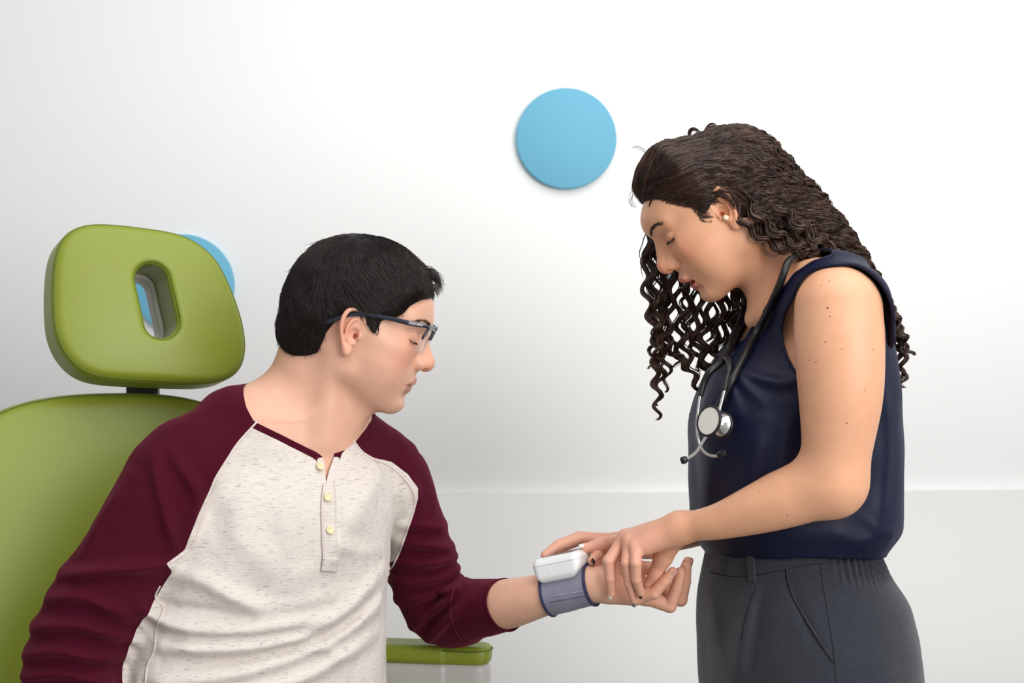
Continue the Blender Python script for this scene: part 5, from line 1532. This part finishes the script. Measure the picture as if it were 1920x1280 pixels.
for s in (-1, 1):
    outer = np.array([hl[0] + 0.5, s * abs(hl[1]), hl[2] - 16]); inner = np.array([hl[0] + 4.5, s * 9.0, hl[2] - 16])
    ax = inner - outer; hwid = np.linalg.norm(ax) / 2; ax /= 2 * hwid; upl = np.array([0.24, 0, 0.97]); c0 = (outer + inner) / 2 + np.array([-1.5, 0, -1.0])
    th = np.linspace(0, 2 * math.pi, 73)
    e_ = 2.8; rr = 1 / (np.abs(np.cos(th)) ** e_ + np.abs(np.sin(th)) ** e_) ** (1 / e_)
    pts = [c0 + ax * (hwid * r * math.cos(t)) + upl * (18.5 * r * math.sin(t)) for t, r in zip(th, rr)]
    Pw = np.array([mh(*p) for p in pts])
    top = (np.sin(th) > -0.05)
    k0 = np.where(top)[0]
    up_pts = Pw[:37]; lo_pts = Pw[36:]
    V, F = tubes(up_pts[None], np.full((1, len(up_pts)), 0.0016), 8); rim = mesh_obj('rim', V, F, M_frame, gl)
    V, F = tubes(lo_pts[None], np.full((1, len(lo_pts)), 0.0009), 8); mesh_obj('lower_rim', V, F, M_clear, gl)
    cw = Pw[:-1].mean(0); nn = MR.astype(float) @ np.cross(ax, upl); nn /= np.linalg.norm(nn)
    m_ = len(Pw) - 1
    V = np.vstack([[cw + nn * 0.0004], Pw[:-1] + nn * 0.0004, [cw - nn * 0.0004], Pw[:-1] - nn * 0.0004])
    F3 = [[0, 1 + i, 1 + (i + 1) % m_] for i in range(m_)] + [[m_ + 1, m_ + 2 + (i + 1) % m_, m_ + 2 + i] for i in range(m_)]
    F4 = [[1 + i, m_ + 2 + i, m_ + 2 + (i + 1) % m_, 1 + (i + 1) % m_] for i in range(m_)]
    mesh_obj('lens', V, [np.array(F3), np.array(F4)], M_lens, gl, smooth=False)
    tube_obj('hinge_block', [mh(hl[0] - 1, s * abs(hl[1]), hl[2]), mh(hl[0] + 2, s * (abs(hl[1]) - 3), hl[2] - 1.0), mh(*pts[9])], 0.0021, M_frame, gl, n=10, sides=8)
tube_obj('bridge', [mh(hl[0] + 4.0, -10, hl[2] - 6), mh(hl[0] + 6.5, 0, hl[2] - 4), mh(hl[0] + 4.0, 10, hl[2] - 6)], 0.0016, M_frame, gl, n=14, sides=8)
# maker's lettering on the temple
tx_ = bpy.data.curves.new('lettering', 'FONT'); tx_.body = 'EMPORIO ARMANI'; tx_.size = 0.0040; tx_.extrude = 0.00008; tx_.align_x = 'CENTER'; tx_.align_y = 'CENTER'
to_ = bpy.data.objects.new('lettering_src', tx_); COL.objects.link(to_)
dg = bpy.context.evaluated_depsgraph_get(); me_ = bpy.data.meshes.new_from_object(to_.evaluated_get(dg)); bpy.data.objects.remove(to_)
p0, p1 = W(766, 605.5, -0.0585), W(791, 609.8, -0.0535); ex = (p1 - p0) / np.linalg.norm(p1 - p0); ez = upv - (upv @ ex) * ex; ez /= np.linalg.norm(ez); ey = np.cross(ez, ex)
co = np.array([v.co[:] for v in me_.vertices]); wdt = np.ptp(co[:, 0]); co[:, 0] *= np.linalg.norm(p1 - p0) / wdt
cc = (p0 + p1) / 2 - ey * 0.0030
Vw = cc + co[:, :1] * ex + co[:, 1:2] * ez - co[:, 2:3] * ey
me_.vertices.foreach_set('co', Vw.astype(np.float32).ravel()); me_.materials.clear(); me_.materials.append(M_white); me_.update()
lt = bpy.data.objects.new('lettering', me_); COL.objects.link(lt); put(lt, temple)

# ------------------------------------------------------------------ wrist blood pressure monitor
M_cuff = mat('grey_lavender_cuff', srgb(134, 134, 152), 0.33, spec=0.5, bump=[(40, 0.0015, (1, 1, 1))])
M_edge = mat('navy_binding', srgb(44, 44, 84), 0.7, bump=[(1500, 0.0003, (1, 1, 1))])
M_hous = mat('white_plastic', srgb(238, 238, 240), 0.28)
M_hgrey = mat('grey_gap', srgb(176, 176, 180), 0.5)
c0, c1 = W(1030, 1113, 0.024), W(1110, 1096, 0.0)
ca = (c1 - c0); cl = np.linalg.norm(ca); ca /= cl
mon = thing('blood_pressure_monitor', tuple(c0), "white wrist blood pressure monitor with grey cuff strapped on the man's forearm", 'monitor')
cuf = limb([c0 - ca * 0.03, c0, (c0 + c1) / 2, c1, c1 + ca * 0.03], [0.0305, 0.0298, 0.0285, 0.0275, 0.0272], 10)
cufw = lambda P: (cuf(P) - 0.0008 * vnoise(P, 60, 14)).astype(np.float32)
V, Q = mesh_sdf(cufw, c0 - 0.09, c1 + 0.09, 0.0022)
V, T = clip(V, tris(Q), -((V - c0) @ ca)); V, T = clip(V, T, (V - c1) @ ca)
cuff = mesh_obj('cuff', V, T, M_cuff, mon)
md = cuff.modifiers.new('thickness', 'SOLIDIFY'); md.thickness = 0.0022; md.offset = -1
for l, closed in edge_loops(T):
    if len(l) < 30: continue
    P = V[l].astype(float)
    for _ in range(3): P[1:-1] = (P[:-2] + 2 * P[1:-1] + P[2:]) / 4
    P = np.vstack([P, P[:2]])[::2]
    vt, ft = tubes(P[None], np.full((1, len(P)), 0.0021), 8, flat=1.0); mesh_obj('edge_binding', vt, ft, M_edge, cuff)
for pts, r_, m_ in (([(1028, 1119), (1060, 1113), (1093, 1108)], 0.0004, M_hgrey), ([(1030, 1129), (1062, 1123), (1097, 1117)], 0.0003, M_edge)):
    tube_obj('cuff_seam', on_surface(cufw, resample(np.array(pts, float), 24), lift=0.0004), r_, m_, cuff, n=40, sides=6)
DR = frame(ca + np.array([0, 0.004, -0.02])).astype(float)
DC = W(1056, 1060, 0.012)
hous = rbox((0, 0, 0), (0.0345, 0.029, 0.0165), 0.010)
def hous_f(P):
    d = hous(P)
    bev = (P[:, 0] * 0.72 - P[:, 2] * 0.69) - 0.0262       # sloping lower right end
    bev2 = (-P[:, 0] * 0.86 - P[:, 2] * 0.5) - 0.0330
    d = smax(smax(d, bev, 0.006), bev2, 0.006)
    return d.astype(np.float32)
V, Q = mesh_sdf(local(hous_f, DC, DR), DC - 0.055, DC + 0.055, 0.0015)
Lz = ((V - DC) @ DR)[:, 2]
hV, hT = clip(V, tris(Q), Lz - 0.0074)
hs = mesh_obj('housing', hV, hT, M_hous, mon)
lV, lT = clip(V, tris(Q), 0.0074 - Lz)
lid = mesh_obj('lid', DC + ((lV - DC) @ DR * [1.006, 1.006, 1.0]) @ DR.T, lT, M_hous, mon)
for l, closed in edge_loops(hT):
    if len(l) < 20: continue
    P = hV[l].astype(float)
    for _ in range(3): P[1:-1] = (P[:-2] + 2 * P[1:-1] + P[2:]) / 4
    P = np.vstack([P, P[:2]])
    vt, ft = tubes(P[None], np.full((1, len(P)), 0.00035), 6); mesh_obj('seam_gap', vt, ft, M_hgrey, hs)
hsf = local(hous_f, DC, DR)
for a_, b_ in [((1025 + k * 2.6, 1063 - k * 0.5), (1026 + k * 2.6, 1075 - k * 0.5)) for k in range(4)] + [((1034.5, 1058.5), (1038.5, 1062.5))]:
    tube_obj('embossed_mark', on_surface(hsf, resample(np.array([a_, ((a_[0] + b_[0]) / 2, (a_[1] + b_[1]) / 2), b_], float), 6), lift=0.0), 0.00032, M_hous, hs, n=8, sides=6)
scr = rbox((0, 0.002, 0.0162), (0.022, 0.017, 0.0009), 0.0007)
V, Q = mesh_sdf(local(scr, DC, DR), DC - 0.05, DC + 0.05, 0.001)
mesh_obj('display', V, Q, mat('grey_display', srgb(120, 126, 122), 0.15), mon)

# ------------------------------------------------------------------ stethoscope
M_rub = mat('black_rubber', srgb(22, 22, 24), 0.38, spec=0.5)
M_chrome = mat('brushed_steel', srgb(206, 206, 204), 0.28, metal=0.9)
M_dia = mat('white_diaphragm', srgb(226, 226, 218), 0.35)
ste = thing('stethoscope', tuple(W(1355, 760, -0.09)), "black stethoscope with steel chest piece hanging round the woman's neck", 'stethoscope')
allw = lambda P: np.minimum(blouse_f(P), woman_core(P))
nearp = on_surface(allw, [(1488, 494), (1470, 537), (1447, 585), (1425, 628), (1400, 674), (1380, 712), (1362, 748), (1353, 768)], lift=0.0065)
nk = [W(1466, 500, 0.105), W(1500, 486, 0.085), W(1520, 478, 0.045), W(1515, 480, -0.005)]
farp = [W(1420, 545, 0.085), W(1400, 572, 0.06), W(1390, 596, 0.045), W(1379, 622, 0.025), W(1370, 646, 0.005), W(1364, 666, -0.012)]
tube_obj('tubing', np.vstack([nk, nearp]), 0.0050, M_rub, ste, n=110, sides=12)
yk = on_surface(allw, [(1361, 680)], lift=0.006)[0]
tube_obj('tubing', np.vstack([nk[:1], farp[:-1], [0.5 * (farp[-2] + yk) + [0, -0.008, 0], yk]]), 0.0048, M_rub, ste, n=60, sides=12)
ly = lambda t: yk[1] * (1 - t) - 0.078 * t
lb = [yk, W(1346, 684, ly(0.3) - 0.006), W(1331, 696, ly(0.6) - 0.006), W(1320, 716, ly(0.8)), W(1313, 742, -0.076)]
rb = [yk] + list(on_surface(allw, [(1369, 682), (1373, 694), (1369, 712)], lift=0.006)) + [W(1359, 732, -0.104)]
tube_obj('tubing', lb, [0.0052, 0.0050, 0.0042, 0.0036], M_rub, ste, n=40, sides=12)
tube_obj('tubing', rb, [0.0052, 0.0048, 0.0040, 0.0032], M_rub, ste, n=40, sides=12)
b1 = [W(1313, 740, -0.074), W(1309, 770, -0.076), W(1307, 800, -0.078), W(1311, 828, -0.084), W(1322, 848, -0.10), W(1340, 855, -0.112), W(1352, 851, -0.116)]
tube_obj('ear_tube', b1, 0.0021, M_chrome, ste, n=60, sides=10)
b2 = [W(1359, 730, -0.102), W(1345, 780, -0.108), W(1330, 808, -0.112), W(1318, 828, -0.112), W(1305, 848, -0.110), W(1290, 859, -0.108), W(1284, 862, -0.107)]
tube_obj('ear_tube', b2, 0.0021, M_chrome, ste, n=60, sides=10)
tube_obj('ear_tip', [W(1345, 853, -0.114), W(1352, 851, -0.116), W(1361, 847, -0.118)], [0.0028, 0.0046, 0.0040], M_rub, ste, n=12, sides=12)
tube_obj('ear_tip', [W(1289, 859, -0.108), W(1283, 862, -0.107), W(1277, 864, -0.106)], [0.0030, 0.0052, 0.0044], M_rub, ste, n=12, sides=12)
cp = W(1333, 790, -0.126); cd = np.array([-0.76, -0.60, 0.24]); cR = frame(cd).astype(float)
chest = lathe('chest_piece', [(0.0, -0.004), (0.010, -0.004), (0.0155, -0.001), (0.0185, 0.002), (0.0185, 0.0035)], cp, cR, M_chrome, ste, 40)
lathe('diaphragm_rim', [(0.0175, 0.0030), (0.0200, 0.0022), (0.0204, 0.0036), (0.0198, 0.0052), (0.0176, 0.0050), (0.0172, 0.0044)], cp, cR, M_rub, chest, 48)
lathe('diaphragm', [(0.0178, 0.0044), (0.009, 0.0046), (0.0, 0.0047)], cp, cR, M_dia, chest, 48)
lathe('bell', [(0.0, -0.004), (0.0062, -0.004), (0.0062, -0.012), (0.0105, -0.015), (0.0150, -0.020), (0.0158, -0.0225), (0.0145, -0.0235), (0.0, -0.021)], cp, cR, M_chrome, chest, 36)
lathe('bell_rim', [(0.0138, -0.0195), (0.0165, -0.0200), (0.0172, -0.0225), (0.0160, -0.0245), (0.0138, -0.0238)], cp, cR, M_rub, chest, 40)
tube_obj('stem', [nearp[-1], (nearp[-1] + cp - cd * 0.008) / 2 + [0.002, -0.004, 0], cp - cd * 0.008], [0.0052, 0.0048, 0.0042], M_chrome, ste, n=16, sides=12)
